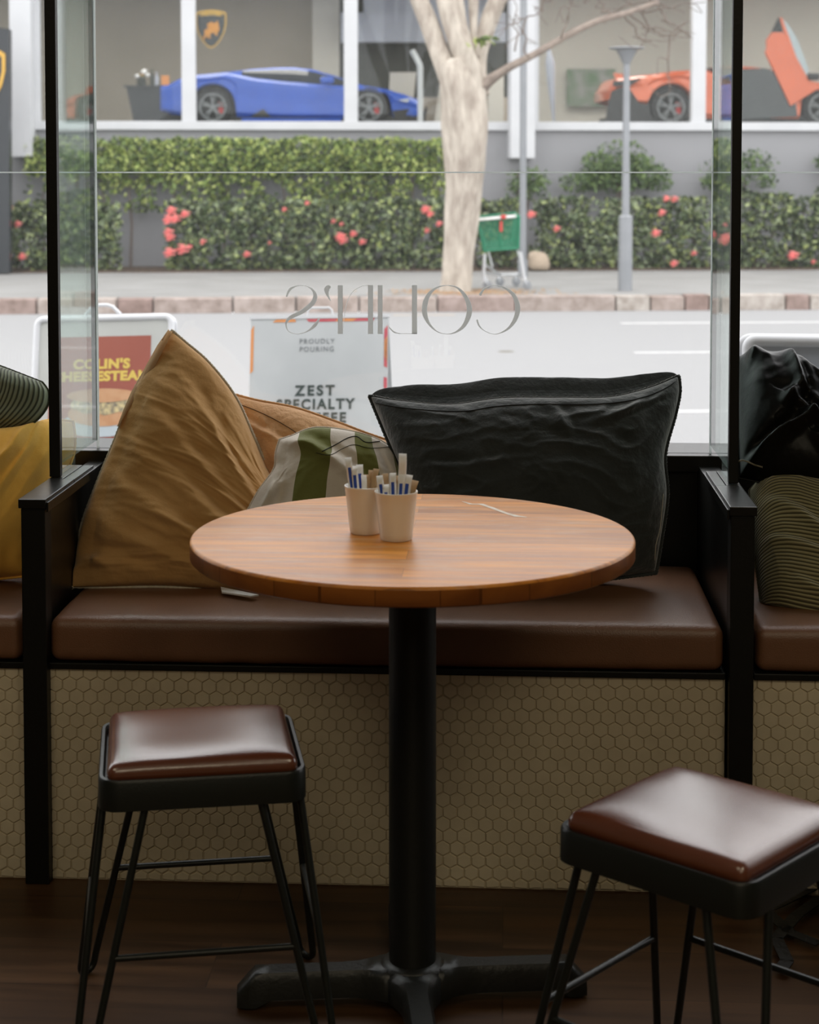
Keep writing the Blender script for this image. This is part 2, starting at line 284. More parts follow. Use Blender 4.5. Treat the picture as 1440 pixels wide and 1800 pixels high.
# ------------------------------------------------------------------ mesh builders
class MB:
    """collects shapes of ONE part"""
    def __init__(s): s.v = []; s.f = []; s.mi = []; s.uv = None
    def add(s, vs, fs, mi=0):
        k = len(s.v); s.v += [tuple(v) for v in vs]; s.f += [tuple(i + k for i in f) for f in fs]; s.mi += [mi] * len(fs); return s
    def box(s, x0, x1, y0, y1, z0, z1, mi=0, M4=None):
        vs = [Vector((x, y, z)) for z in (z0, z1) for y in (y0, y1) for x in (x0, x1)]
        if M4: vs = [M4 @ v for v in vs]
        return s.add(vs, [(0, 2, 3, 1), (4, 5, 7, 6), (0, 1, 5, 4), (2, 6, 7, 3), (0, 4, 6, 2), (1, 3, 7, 5)], mi)
    def prism(s, pts, a, b, to3, mi=0):
        """polygon pts (2D) extruded from depth a to b; to3(x, y, d) -> 3D"""
        n = len(pts); vs = [to3(x, y, a) for x, y in pts] + [to3(x, y, b) for x, y in pts]
        return s.add(vs, [tuple(range(n)), tuple(range(2 * n - 1, n - 1, -1))] + [(i, i + n, (i + 1) % n + n, (i + 1) % n) for i in range(n)], mi)
    def tube(s, pts, rad, seg=10, mi=0, cap=True, wob=0.0, seed=0, flat=None):
        pts = [Vector(p) for p in pts]; n = len(pts); rad = rad if isinstance(rad, (list, tuple)) else [rad] * n
        vs = []; up = None
        for i, p in enumerate(pts):
            t = (pts[min(i + 1, n - 1)] - pts[max(i - 1, 0)]).normalized()
            if up is None: up = Vector((0, 0, 1)) if abs(t.z) < .9 else Vector((1, 0, 0))
            a = (up - t * up.dot(t)).normalized(); b = t.cross(a); up = a
            for k in range(seg):
                an = 2 * pi * k / seg; r = rad[i]
                if wob: r *= 1 + wob * noise.noise(Vector((cos(an) * 1.3, sin(an) * 1.3 + seed, p.z * .9))) * 2 + wob * .5 * noise.noise(Vector((cos(an) * 3, sin(an) * 3, p.z * 2.1 + seed)))
                vs.append(p + a * (cos(an) * r) + b * (sin(an) * r))
        fs = [(i * seg + k, i * seg + (k + 1) % seg, (i + 1) * seg + (k + 1) % seg, (i + 1) * seg + k) for i in range(n - 1) for k in range(seg)]
        if cap: fs += [tuple(range(seg - 1, -1, -1)), tuple(range((n - 1) * seg, n * seg))]
        return s.add(vs, fs, mi)
    def lathe(s, prof, seg=48, c=(0, 0, 0), mi=0, axis='Z', cap=True):
        vs = []
        for r, z in prof:
            for k in range(seg):
                a = 2 * pi * k / seg
                q = (r * cos(a), r * sin(a), z) if axis == 'Z' else (r * cos(a), z, r * sin(a))
                vs.append((c[0] + q[0], c[1] + q[1], c[2] + q[2]))
        n = len(prof); fs = [(i * seg + k, i * seg + (k + 1) % seg, (i + 1) * seg + (k + 1) % seg, (i + 1) * seg + k) for i in range(n - 1) for k in range(seg)]
        if cap and prof[0][0] > 1e-6: fs.append(tuple(range(seg - 1, -1, -1)))
        if cap and prof[-1][0] > 1e-6: fs.append(tuple(range((n - 1) * seg, n * seg)))
        return s.add(vs, fs, mi)
    def build(s, name, mats, parent=None, smooth=True, off=None, ang=40, bevel=0, loc=None, weld=False):
        me = bpy.data.meshes.new(name); vs = s.v
        if off is not None: o3 = Vector(off); vs = [tuple(Vector(v) - o3) for v in vs]
        me.from_pydata(vs, [], s.f); mats = mats if isinstance(mats, list) else [mats]
        for m in mats: me.materials.append(m)
        if len(mats) > 1: me.polygons.foreach_set('material_index', s.mi)
        if s.uv:
            ul = me.uv_layers.new(name='UVMap')
            for lp in me.loops: ul.data[lp.index].uv = s.uv[lp.vertex_index]
        bm = bmesh.new(); bm.from_mesh(me)
        if weld: bmesh.ops.remove_doubles(bm, verts=bm.verts, dist=1e-5)
        bmesh.ops.recalc_face_normals(bm, faces=bm.faces)
        if bevel: bmesh.ops.bevel(bm, geom=[e for e in bm.edges if e.is_manifold and e.calc_face_angle(0) > .5], offset=bevel, segments=2, affect='EDGES', profile=.6)
        bm.to_mesh(me); bm.free()
        if smooth:
            me.shade_smooth()
            try: me.set_sharp_from_angle(angle=radians(ang))
            except Exception: pass
        o = bpy.data.objects.new(name, me); C.objects.link(o)
        if parent: o.parent = parent
        if loc is not None: o.location = loc
        return o

def tag(o, label=None, cat=None, group=None, kind=None):
    if label: o['label'] = label
    if cat: o['category'] = cat
    if group: o['group'] = group
    if kind: o['kind'] = kind
    return o
def thing(name, label, cat, loc=(0, 0, 0), rz=0, group=None):
    o = bpy.data.objects.new(name, None); C.objects.link(o); o.location = loc; o.rotation_euler = (0, 0, rz)
    o.empty_display_size = .1
    return tag(o, label, cat, group)
def struct(mb, name, m, parent=None, **k):
    o = mb.build(name, m, parent, **k)
    if not parent: o['kind'] = 'structure'
    return o
def copy_tree(o, parent=None):
    c = o.copy(); C.objects.link(c); c.parent = parent
    for ch in list(o.children): copy_tree(ch, c)
    return c
def sbox(u0, u1, v0, v1, z0, z1): return MB().box(u0, u1, v0, v1, z0, z1)

def rbox(sx, sy, sz, r, n=(24, 16, 8), disp=None):
    """rounded box centred on 0; disp(p, nrm) -> Vector"""
    mb = MB(); hx, hy, hz = sx / 2, sy / 2, sz / 2
    def put(P):
        q = Vector((max(-hx + r, min(hx - r, P.x)), max(-hy + r, min(hy - r, P.y)), max(-hz + r, min(hz - r, P.z))))
        d = P - q
        if d.length < 1e-9: d = Vector((P.x / hx, P.y / hy, P.z / hz))
        nn = d.normalized(); R = q + nn * r
        return R + disp(R, nn) if disp else R
    def grid(a, b, f):
        def lin(k, m):                                   # denser samples near the rounded borders
            t = k / m; return t - .09 * sin(4 * pi * t) / 1.2 if False else (0.5 - 0.5 * cos(pi * t)) * .55 + t * .45
        vs = [put(f(lin(i, a) * 2 - 1, lin(j, b) * 2 - 1)) for j in range(b + 1) for i in range(a + 1)]
        fs = [(j * (a + 1) + i, j * (a + 1) + i + 1, (j + 1) * (a + 1) + i + 1, (j + 1) * (a + 1) + i) for j in range(b) for i in range(a)]
        mb.add(vs, fs)
    nx, ny, nz = n
    for s in (-1, 1):
        grid(nx, ny, lambda a, b: Vector((a * hx, b * hy, s * hz)))
        grid(nx, nz, lambda a, b: Vector((a * hx, s * hy, b * hz)))
        grid(ny, nz, lambda a, b: Vector((s * hx, a * hy, b * hz)))
    return mb

def text_mb(body, size, to3, depth=.0015, bold=0.0, center=True, space=1.0, sx=1.0, mirror=False):
    """letters of the built-in font; to3(x, y, d) -> 3D; returns an MB"""
    cu = bpy.data.curves.new('t', 'FONT'); cu.body = body; cu.size = size; cu.offset = bold; cu.extrude = depth / 2
    cu.space_character = space; cu.resolution_u = 4
    cu.align_x = 'CENTER' if center else 'LEFT'
    o = bpy.data.objects.new('t', cu); C.objects.link(o)
    dg = bpy.context.evaluated_depsgraph_get(); me = bpy.data.meshes.new_from_object(o.evaluated_get(dg))
    mb = MB(); mb.add([to3(v.co.x * sx, v.co.y, v.co.z) for v in me.vertices], [tuple(p.vertices) for p in me.polygons])
    bpy.data.objects.remove(o); bpy.data.curves.remove(cu); bpy.data.meshes.remove(me); return mb

# ================================================================== THE CAFE SHELL
YT, YW, ZS = 3.136, 3.67, .722          # tiled bench front, window plane, sill height
struct(MB().box(-4, 4, -4.2, 3.72, -.06, 0), 'floor', M['floor'], smooth=False)
struct(MB().box(-4.1, 4.1, -4.2, 3.9, 3.0, 3.1), 'ceiling', M['ceil'], smooth=False)
struct(MB().box(-4.1, 4.1, -4.3, -4.2, -.06, 3.1), 'wall_back', M['plaster'], smooth=False)
struct(MB().box(-4.1, -4.0, -4.2, 3.72, 0, 3.0), 'wall_left', M['plaster'], smooth=False)
struct(MB().box(4.0, 4.1, -4.2, 3.72, 0, 3.0), 'wall_right', M['plaster'], smooth=False)
wf = MB().box(-4.1, 4.1, 3.66, 3.80, -.45, ZS - .03)
wf.box(-4.1, 4.1, 3.66, 3.80, 2.95, 3.1); struct(wf, 'wall_front', M['black'], smooth=False)
sill = MB().box(-4.0, 4.0, 3.635, 3.81, ZS - .03, ZS + .004)
for x in (-.876, .438): sill.box(x - .011, x + .011, 3.640, 3.662, .50, ZS - .03)
struct(sill, 'trim_1', M['black_gloss'], smooth=False, bevel=.002)
def pane(name, x0, x1):
    z = 1.3188; a = MB().box(x0, x1, YW - .005, YW + .005, ZS + .004, z - .0015).build(name, M['glass'], smooth=False)
    a['kind'] = 'structure'
    b = MB().box(x0, x1, YW - .005, YW + .005, z + .0015, 2.95).build('upper_pane', M['glass'], a, smooth=False)
    c = MB().box(x0, x1, YW - .004, YW + .004, z - .0015, z + .0015).build('glass_joint', M['seam'], a, smooth=False)
    return a
JL, JR = -.8735, .4355
pane('window_1', -4.0, JL - .002); pane('window_2', JL + .002, JR - .002); pane('window_3', JR + .002, 4.0)
for i, x in enumerate((JL, JR)):
    struct(MB().box(x - .0022, x + .0022, YW - .0045, YW + .0045, ZS + .004, 2.95), 'trim_%d' % (i + 2), M['seam'], smooth=False)

# ------------------------------------------------------------------ tiled bench fronts (hexagon mosaic) and benches
ZT = .3995
def hex_panel(x0, x1, ox=0.0):
    p = .0262; h = p * 2 / sqrt(3); g = .00085
    mb = MB(); back = YT + .003; mb.box(x0, x1, back, back + .012, 0, ZT, 1)
    rows = int(ZT / (h * .75)) + 2
    rnd = random.Random(int((x0 + 9) * 1000))
    for j in range(rows):
        zc = .006 + j * h * .75
        n0 = int((x0 - ox) / p) - 2; n1 = int((x1 - ox) / p) + 2
        for i in range(n0, n1):
            xc = ox + i * p + (p / 2 if j % 2 else 0)
            if xc < x0 - p or xc > x1 + p: continue
            gg = g * .8 + (.0009 if zc < .02 else .0004 if zc < .08 else 0) + rnd.random() * .0002; tl = rnd.uniform(-.0004, .0004)
            R = (p / 2 - gg) * 2 / sqrt(3)
            def ring(rad, y):
                o = []
                for k in range(6):
                    a = radians(30 + 60 * k); X = xc + rad * cos(a); Z = zc + rad * sin(a)
                    o.append((max(x0 + .0004, min(x1 - .0004, X)), y + tl * cos(a), max(.003 + rnd.random() * .002, min(ZT - .0005, Z))))
                return o
            a, b, c = ring(R, back), ring(R, YT + .0012), ring(R - .0012, YT)
            if max(q[0] for q in a) - min(q[0] for q in a) < .003 or max(q[2] for q in a) - min(q[2] for q in a) < .003: continue
            k6 = range(6)
            mb.add(a + b + c, [(k, (k + 1) % 6, 6 + (k + 1) % 6, 6 + k) for k in k6] + [(6 + k, 6 + (k + 1) % 6, 12 + (k + 1) % 6, 12 + k) for k in k6] + [tuple(range(12, 18))], 0)
    return mb
def bench(x0, x1, label, seat_label, ox, pads=()):
    cx = (x0 + x1) / 2
    t = thing('window_bench', label, 'bench', (cx, YT, 0), 0, 'window benches'); off = (cx, YT, 0)
    hex_panel(x0, x1, ox).build('tiled_front', [M['tile'], M['grout']], t, smooth=False, off=off)
    MB().box(x0, x1, YT - .006, YW - .04, ZT, .412).build('edge_trim', M['black'], t, smooth=False, off=off, bevel=.002)
    MB().box(x0 + .002, x1 - .002, YT + .02, YW - .02, .02, ZT - .002).build('bench_box', M['black'], t, smooth=False, off=off)
    L = x1 - x0 - .006; D = YW - .045 - YT + .012
    def disp(p, n):
        k = .012 * (1 - abs(2 * p.x / L) ** 6) * (1 - abs(2 * p.y / D) ** 4) if n.z > 0 else 0
        wr = .0016 * noise.noise(Vector((p.x * 16 + cx, p.y * 5, 3))) * (1 - min(1, abs(p.y + D * .36) / .16))
        wr2 = .0022 * max(0, noise.noise(Vector((p.x * 34 + p.y * 10, p.y * 6, p.z * 9 + cx))) ) * max(0, 1 - abs(p.x + .16) / .35)
        return Vector((0, -.004 * (1 - abs(2 * p.x / L) ** 8) * (1 if p.y < 0 else 0), k)) + n * (wr + wr2)
    cz = .4115 + .0425
    o = rbox(L, D, .083, .020, (150, 40, 14), disp).build('seat_cushion', M['seat'], t, weld=True, ang=80)
    o.location = (0, YT - .010 + D / 2 + .003 - YT, cz)
    for xa, xb in pads:
        rbox(xb - xa, D - .02, .088, .011, (4, 20, 8)).build('side_pad', M['sidepad'], t, weld=True, ang=80).location = ((xa + xb) / 2 - cx, D / 2 + .004, .4120 + .05)
    return t
XL0, XL1, XR0, XR1 = -.887, -.838, .405, .452
bench(XL1 - .006, XR0 - .002, 'long brown leather window bench with hexagon tiled front, behind the round table', '', -.843 + .012)
bench(-2.05, XL0 - .002, 'left neighbouring brown leather bench under the mustard cushion', '', -.9)
bench(XR1 + .002, 1.70, 'right neighbouring brown leather bench under the olive corduroy cushion', '', .46)
# dividers between the booths
def divider(x0, x1, label, seam_side):
    cx = (x0 + x1) / 2; Y0 = 3.103; Y1 = 3.476; t = thing('bench_divider', label, 'divider', (cx, Y0, 0), 0, 'black booth dividers'); off = (cx, Y0, 0)
    MB().box(x0 + (.013 if seam_side < 0 else .002) * (0 if seam_side < 0 else 1) + (.002 if seam_side < 0 else 0), x1 - (.012 if seam_side > 0 else .002), Y0 + .05, YW - .012, 0, ZS - .018).build('side_panel', M['black_gloss'], t, smooth=False, off=off, bevel=.002)
    MB().box(x0 + .002, x1 - .002, Y0 + .007, Y0 + .05, 0, ZS - .018).build('front_pillar', M['black'], t, smooth=False, off=off, bevel=.002)
    g = .0012; gy = 3.315
    MB().box(x0 - .001, x1 + .001, Y0, gy, ZS - .017, ZS).build('cap_rail', M['black_gloss'], t, smooth=False, off=off, bevel=.0018)
    a, b = (x0 - .001, x0 + .027) if seam_side > 0 else (x1 - .027, x1 + .001)
    c, d = (x0 + .0285, x1 + .001) if seam_side > 0 else (x0 - .001, x1 - .0285)
    MB().box(a, b, gy + g, Y1, ZS - .017, ZS).box(c, d, gy + g, Y1, ZS - .017, ZS - (.0005)).build('rear_cap_strip', M['black_gloss'], t, smooth=False, off=off, bevel=.0012)
    e = x1 + .001 if seam_side > 0 else x0 - .005
    MB().box(e, e + .004, Y0 + .004, Y1 + .006, ZS - .024, ZS - .006).build('edge_lip', M['black_gloss'], t, smooth=False, off=off, bevel=.001)
    return t
divider(XL0, XL1, 'black booth divider with flat cap rail beside the large tan cushion', 1)
divider(XR0, XR1, 'black booth divider with flat cap rail beside the olive corduroy cushion', -1)
# narrow black posts with glass screens running from post to window
def screen(xa, xb, label):
    cx = (xa + xb) / 2; Yp = 3.335; t = thing('glass_screen', label, 'glass screen', (cx, Yp, ZS), 0, 'glass screens on the dividers'); off = (cx, Yp, ZS)
    MB().box(xa, xb, Yp - .006, Yp + .012, ZS + .001, 2.99).build('post', M['black'], t, smooth=False, off=off, bevel=.0015)
    MB().box(cx - .005, cx + .005, Yp + .013, YW - .0075, ZS + .022, 2.98).build('glass_panel', M['fin'], t, smooth=False, off=off)
    MB().box(cx - .0052, cx + .0052, YW - .0075, YW - .0055, ZS + .022, 2.98).build('glass_edge', M['finedge'], t, smooth=False, off=off)
    MB().box(cx - .0045, cx + .0045, Yp + .013, 3.474, ZS + .0005, ZS + .022).build('clear_channel', M['fin'], t, smooth=False, off=off)
    return t
screen(-.8895, -.868, 'glass screen on a thin black post, left of the large tan cushion')
screen(.4305, .449, 'glass screen on a thin black post, left of the black jacket')

# ------------------------------------------------------------------ round table
TC = Vector((-.1435, 2.7025, 0))
t = thing('round_table', 'round varnished wooden pedestal table in the middle of the cafe', 'table', TC)
R = .3485
n_ = []
top = MB().lathe([(0, .7500), (R - .0045, .75), (R - .0030, .7497), (R - .0016, .7488), (R - .0005, .7473), (R, .7455)], 200)
top.lathe([(R, .7455), (R, .7235), (R - .002, .7215), (R - .0035, .7205), (0, .7205)], 200, mi=1)
top.build('tabletop', [M['table'], M['edge']], t, ang=60, weld=True)
# pale scratch worn into the varnish
mpath = [(812, 881), (828, 886), (846, 886), (866, 893), (890, 902), (908, 907), (926, 909)]
def on_table(px, py, dz=.0004): return at_z(px, py, .75 + dz) - TC
def ribbon(px_pts, ws, dz=.0003):
    P = [on_table(x, y, dz) for x, y in px_pts]; L, Rr = [], []
    for i, p in enumerate(P):
        tt = (P[min(i + 1, len(P) - 1)] - P[max(i - 1, 0)]).normalized(); nn = Vector((-tt.y, tt.x, 0)); L.append(p + nn * ws[i]); Rr.append(p - nn * ws[i])
    mb = MB(); n = len(P); mb.add(L + Rr, [(i, i + 1, n + i + 1, n + i) for i in range(n - 1)]); return mb
M['scratch'] = mat('milky_scratch', (.66, .56, .45), .4, var=(.58, .42, .26), vscale=60)
ribbon(mpath, [.001, .004, .005, .0045, .004, .006, .002]).build('worn_scratch', M['scratch'], t, smooth=False)
MB().lathe([(.012, .7205), (.09, .7205), (.09, .715), (.0375, .711), (.0375, .052), (.0385, .050), (0, .050)], 48).build('pedestal_pole', M['black'], t, ang=35)
MB().lathe([(0, .066), (.044, .066), (.052, .060), (.056, .046), (.058, .020), (0, .020)], 40).build('base_hub', M['cast'], t)
for k in range(4):
    a = radians(7.5 + 90 * k); ux, uy = cos(a), sin(a); mb = MB(); st = [0, .02, .03, .04, .05, .06, .075, .09, .11, .14, .18, .225, .25, .262, .276, .279]
    vs = []
    for r in st:
        hw = min(r + .002, .021 + .030 * max(0, 1 - (r - .035) / .075) ** 2.2) if r < .11 else .021 + (.001 * r / .28)
        zt = .064 - .006 * min(1, r / .1) - (0 if r < .25 else (r - .25) * 1.05); zb = .014 + .010 * sin(pi * min(1, r / .24)) * 0 if r > .235 else .022
        zb = .004 if r > .24 else .016
        if r >= .276: hw *= .8
        for (s, z) in ((-1, zb), (-1, zt - .010), (-.72, zt), (.72, zt), (1, zt - .010), (1, zb)):
            vs.append((ux * r - uy * hw * s, uy * r + ux * hw * s, z))
    n = len(st)
    fs = [(i * 6 + q, i * 6 + (q + 1) % 6, (i + 1) * 6 + (q + 1) % 6, (i + 1) * 6 + q) for i in range(n - 1) for q in range(6)] + [tuple(range(6)), tuple(range((n - 1) * 6, n * 6))]
    mb.add(vs, fs).build('leg', M['cast'], t, ang=50)

# ------------------------------------------------------------------ stools
def stool(loc, rz, label):
    t = thing('stool', label, 'stool', loc, rz, 'leather topped stools'); W, D, zt, zb = .306, .290, .437, .392
    def rr(w, d, r, n=8):
        o = []
        for (sx, sy, a0) in ((1, 1, 0), (-1, 1, 90), (-1, -1, 180), (1, -1, 270)):
            for k in range(n + 1):
                a = radians(a0 + 90 * k / n); o.append((sx * (w / 2 - r) + r * cos(a), sy * (d / 2 - r) + r * sin(a)))
        return o
    prof = [(.0, zb, .032), (.0005, zt - .004, .032), (.0025, zt, .031), (.007, zt, .029), (.010, zt - .004, .028), (.010, zt - .012, .028)]
    vs = []; N = 36
    vs += [(x, y, zb) for x, y in rr(W - .02, D - .02, .028)]
    for ins, z, r in prof: vs += [(x, y, z) for x, y in rr(W - 2 * ins, D - 2 * ins, r)]
    m_ = len(prof) + 1
    fs = [(i * N + k, i * N + (k + 1) % N, (i + 1) * N + (k + 1) % N, (i + 1) * N + k) for i in range(m_ - 1) for k in range(N)] + [tuple(range((m_ - 1) * N, m_ * N)), tuple(range(N - 1, -1, -1))]
    MB().add(vs, fs).build('seat_frame', M['stool_metal'], t, ang=35)
    w2, d2 = W - .026, D - .026
    def disp(p, n):
        e = (1 - abs(2 * p.x / w2) ** 5) * (1 - abs(2 * p.y / d2) ** 5)
        c = .0095 * max(0, e) ** .7 if p.z > 0 else 0
        ripple = .0010 * noise.noise(Vector((p.x * 9, p.y * 12, loc[0]))) if p.z > 0 else 0
        k = min(abs(2 * p.x / w2), abs(2 * p.y / d2)); pinch = -.004 * (1 - k) ** 2 * 0
        return Vector((0, 0, c + ripple))
    rbox(w2, d2, .028, .0138, (44, 44, 8), disp).build('seat_pad', M['stoolleather'], t, weld=True, ang=80).location = (0, 0, zt + .0035)
    rad = .0058; zs = .185; fx, fy = .183, .186
    inner = {}
    for sx in (-1, 1):
        for sy in (-1, 1):
            T1 = Vector((sx * .144, sy * .078, zb + .012)); T2 = Vector((sx * .082, sy * .130, zb + .012))
            ft = Vector((sx * fx, sy * fy, rad)); tn = Vector((sx * .5, -sy * .5, 0)).normalized() * .0135
            F1 = ft + tn; F2 = ft - tn; pts = [T1, T1.lerp(F1, .5), T1.lerp(F1, .93)]
            a0, b0 = T1.lerp(F1, .955), T2.lerp(F2, .955)
            for k in range(9):
                an = pi * k / 8; mid = (a0 + b0) / 2; half = (a0 - b0) / 2
                dn = (ft - (T1 + T2) / 2).normalized() * half.length
                pts.append(mid + half * cos(an) + dn * sin(an))
            low = min(q.z for q in pts); pts = [Vector((q.x, q.y, q.z - (low - rad) * max(0, 1 - q.z / .08) if q.z < .08 else q.z)) for q in pts]
            pts += [T2.lerp(F2, .93), T2.lerp(F2, .5), T2]
            MB().tube(pts, rad, 10).build('leg', M['stool_metal'], t, ang=60)
            k1 = (T1.z - zs) / (T1.z - F1.z); inner[(sx, sy)] = (T1.lerp(F1, k1), T2.lerp(F2, k1))
    for sy in (-1, 1): MB().tube([inner[(-1, sy)][1], inner[(1, sy)][1]], .0052, 10).build('stretcher', M['stool_metal'], t, ang=60)
    for sx in (-1, 1): MB().tube([inner[(sx, -1)][0], inner[(sx, 1)][0]], .0052, 10).build('stretcher', M['stool_metal'], t, ang=60)
    return t
stool((-.467, 2.612, 0), radians(12), 'black metal stool with square chestnut leather pad, left of the table')
stool((.2745, 2.325, 0), radians(-39), 'black metal stool turned corner-on with shiny leather pad, right of the table')

# ------------------------------------------------------------------ cushions
def P3(px, py, Y): return at_y(px, py, Y)
def coons(bl, br, tr, tl, eb, er, et, el, s, t_):
    """corners + edge offset functions (0..1 -> Vector)"""
    b = lambda x: bl.lerp(br, x) + eb(x); tp = lambda x: tl.lerp(tr, x) + et(x)
    l = lambda x: bl.lerp(tl, x) + el(x); r = lambda x: br.lerp(tr, x) + er(x)
    return b(s) * (1 - t_) + tp(s) * t_ + l(t_) * (1 - s) + r(t_) * s - (bl * (1 - s) * (1 - t_) + br * s * (1 - t_) + tl * (1 - s) * t_ + tr * s * t_)
def poly_edge(a, b, pts):
    """edge offset that passes through given 3D points (in order from a to b)"""
    P = [a] + pts + [b]; L = [0]
    for i in range(1, len(P)): L.append(L[-1] + (P[i] - P[i - 1]).length)
    L = [x / L[-1] for x in L]
    def f(x):
        i = 0
        while i < len(L) - 2 and x > L[i + 1]: i += 1
        k = (x - L[i]) / max(1e-9, L[i + 1] - L[i])
        p0, p1, p2, p3 = P[max(0, i - 1)], P[i], P[i + 1], P[min(len(P) - 1, i + 2)]
        q = .5 * ((2 * p1) + (p2 - p0) * k + (2 * p0 - 5 * p1 + 4 * p2 - p3) * k * k + (3 * p1 - p0 - 3 * p2 + p3) * k ** 3)
        return q - a.lerp(b, x)
    return f
def pillow(name, label, m, corners, edges, T=.08, back=.6, folds=(), seed=0, n=110, crumple=.004, cs=9.0, cst=(1, 1), xmin=-9, xmax=9, ymax=YW - .022,
           zmin=.500, seam=None, seam_r=.0022, group='cushions on the window benches', lift=0.0, ex=2.6, pw=.62, exp_t=None, cat='cushion', uvrot=False, uvs=1.0, fine=.0012, uvwarp=None, sag=0.0):
    bl, br, tr, tl = corners; z3 = lambda x: Vector((0, 0, 0))
    eb, er, et, el = [(poly_edge(a, b, e) if e else z3) for (a, b, e) in ((bl, br, edges.get('b')), (br, tr, edges.get('r')), (tl, tr, edges.get('t')), (bl, tl, edges.get('l')))]
    nrm = ((br - bl).cross(tl - bl) + (tr - tl).cross(tl - bl)).normalized()
    if nrm.y > 0: nrm = -nrm
    nrm = Vector((nrm.x * .15, nrm.y, nrm.z)).normalized()
    org = (bl + br) / 2; org = Vector((org.x, org.y, min(bl.z, br.z)))
    def clampP(p):
        z = max(zmin + .001, p.z) if p.z < zmin + .012 and zmin > 0 else p.z
        # soft contact with bench and neighbours
        return Vector((max(xmin, min(xmax, p.x)), min(ymax, p.y), max(zmin, z)))
    mb = MB(); V = {}; uv = []
    def surf(i, j, side):
        s, t_ = .5 - .5 * cos(pi * i / n) if False else i / n, j / n
        base = coons(bl, br, tr, tl, eb, er, et, el, s, t_)
        pr = max(0, (1 - abs(2 * s - 1) ** ex) * (1 - abs(2 * t_ - 1) ** (exp_t or ex)))
        h = T * pr ** pw * (1 if side > 0 else back)
        if sag and side > 0: h *= 1 + sag * (1 - 2 * t_)
        d = 0.0
        if 0 < i < n and 0 < j < n:
            edge = min(1, 7 * min(s, 1 - s, t_, 1 - t_))
            q = Vector((s * cs * cst[0] + seed, t_ * cs * cst[1], side * 3.1))
            q += Vector((noise.noise(q * .5), noise.noise(q * .5 + Vector((5, 1, 2))), 0)) * .8
            d = crumple * (1 - 2 * abs(noise.noise(q))) * edge + fine * noise.noise(q * 4.3) * edge
            if side > 0:
                for (s0, t0, s1, t1, amp, wd) in folds:
                    ab = Vector((s1 - s0, t1 - t0)); ap = Vector((s - s0, t_ - t0)); k = max(0, min(1, ap.dot(ab) / ab.length_squared))
                    cr = (ab.x * ap.y - ab.y * ap.x) / ab.length; dd = (ap - ab * k).length
                    prof = math.exp(-(dd / wd) ** 2) - .6 * math.exp(-((dd - wd * 1.5) / wd) ** 2) * (1 if cr > 0 else 0)
                    d += amp * prof * (sin(pi * min(1, max(0, k * .9 + .08))) ** .5) * min(1, 9 * min(s, 1 - s, t_, 1 - t_))
        p = base + nrm * (side * h + d * (1 if side > 0 else -1))
        if side < 0 and lift: p += Vector((0, 0, lift * pr ** .5 * t_))
        return clampP(p)
    for side in (1, -1):
        for j in range(n + 1):
            for i in range(n + 1):
                if side < 0 and (i in (0, n) or j in (0, n)): V[(i, j, -1)] = V[(i, j, 1)]; continue
                V[(i, j, side)] = len(mb.v); mb.v.append(tuple(surf(i, j, side) - org))
                u_, v_ = (i / n, j / n)
                if uvwarp: u_, v_ = uvwarp(u_, v_)
                uv.append((v_ * uvs, u_ * uvs) if uvrot else (u_ * uvs, v_ * uvs))
        for j in range(n):
            for i in range(n):
                f = (V[(i, j, side)], V[(i + 1, j, side)], V[(i + 1, j + 1, side)], V[(i, j + 1, side)])
                mb.f.append(f if side > 0 else f[::-1]); mb.mi.append(0)
    mb.uv = uv
    o = mb.build(name, m, None, ang=180); o.location = org; tag(o, label, cat, group)
    ring = [V[(i, 0, 1)] for i in range(n)] + [V[(n, j, 1)] for j in range(n)] + [V[(i, n, 1)] for i in range(n, 0, -1)] + [V[(0, j, 1)] for j in range(n, -1, -1)]
    pts = [Vector(mb.v[k]) for k in ring]
    cen = sum(pts, Vector()) / len(pts)
    pts2 = [p + (p - cen).normalized() * seam_r * .6 for p in pts]
    MB().tube(pts2, [seam_r * (1 + .25 * sin(i * 2.3) * sin(i * .37)) for i in range(len(pts2))], 6, cap=False).build('seam', seam or m, o, ang=180)
    return o

tanp = (P3(112, 1040, 3.34), P3(600, 1062, 3.37), P3(520, 880, 3.52), P3(303, 583, 3.575))
pillow('cushion', 'large tan linen cushion standing on one corner against the left divider', M['tan'], tanp,
       {'l': [P3(121, 1014, 3.36), P3(131, 996, 3.37), P3(134, 973, 3.39), P3(148, 914, 3.41), P3(175, 843, 3.45), P3(203, 775, 3.485), P3(237, 688, 3.53), P3(264, 642, 3.56)],
        't': [P3(326, 603, 3.56), P3(368, 640, 3.55), P3(414, 700, 3.55), P3(446, 770, 3.54), P3(478, 838, 3.53)],
        'r': [P3(560, 960, 3.46)], 'b': [P3(150, 1034, 3.35), P3(300, 1030, 3.33), P3(450, 1045, 3.34)]}, T=.085, back=.4,
       folds=[(.02, .28, .55, .06, .009, .035), (.05, .42, .75, .12, .007, .030), (.10, .55, .85, .25, .007, .035), (.12, .70, .80, .42, .006, .030),
              (.25, .86, .75, .62, .005, .03), (.02, .16, .35, .03, .008, .025), (.5, .75, .95, .45, .006, .03), (.35, .95, .5, .7, .004, .03), (.0, .06, .14, .12, .010, .03), (.05, .115, .20, .06, .014, .022), (.60, .98, .85, .80, .006, .02)],
       seed=3, n=190, crumple=.0062, fine=.0022, cs=3.6, cst=(1.0, 3.6), xmin=-.8490, zmin=.501, seam=M['stitch'], seam_r=.0036, ex=3.0, pw=.55, uvs=3)
M['lit_curl'] = frosted('lit_linen_edge', (.80, .60, .38), .55)  # light on the curled back fabric is painted in as a paler tan
tanc = [o for o in C.objects if o.get('label', '').startswith('large tan')][0]
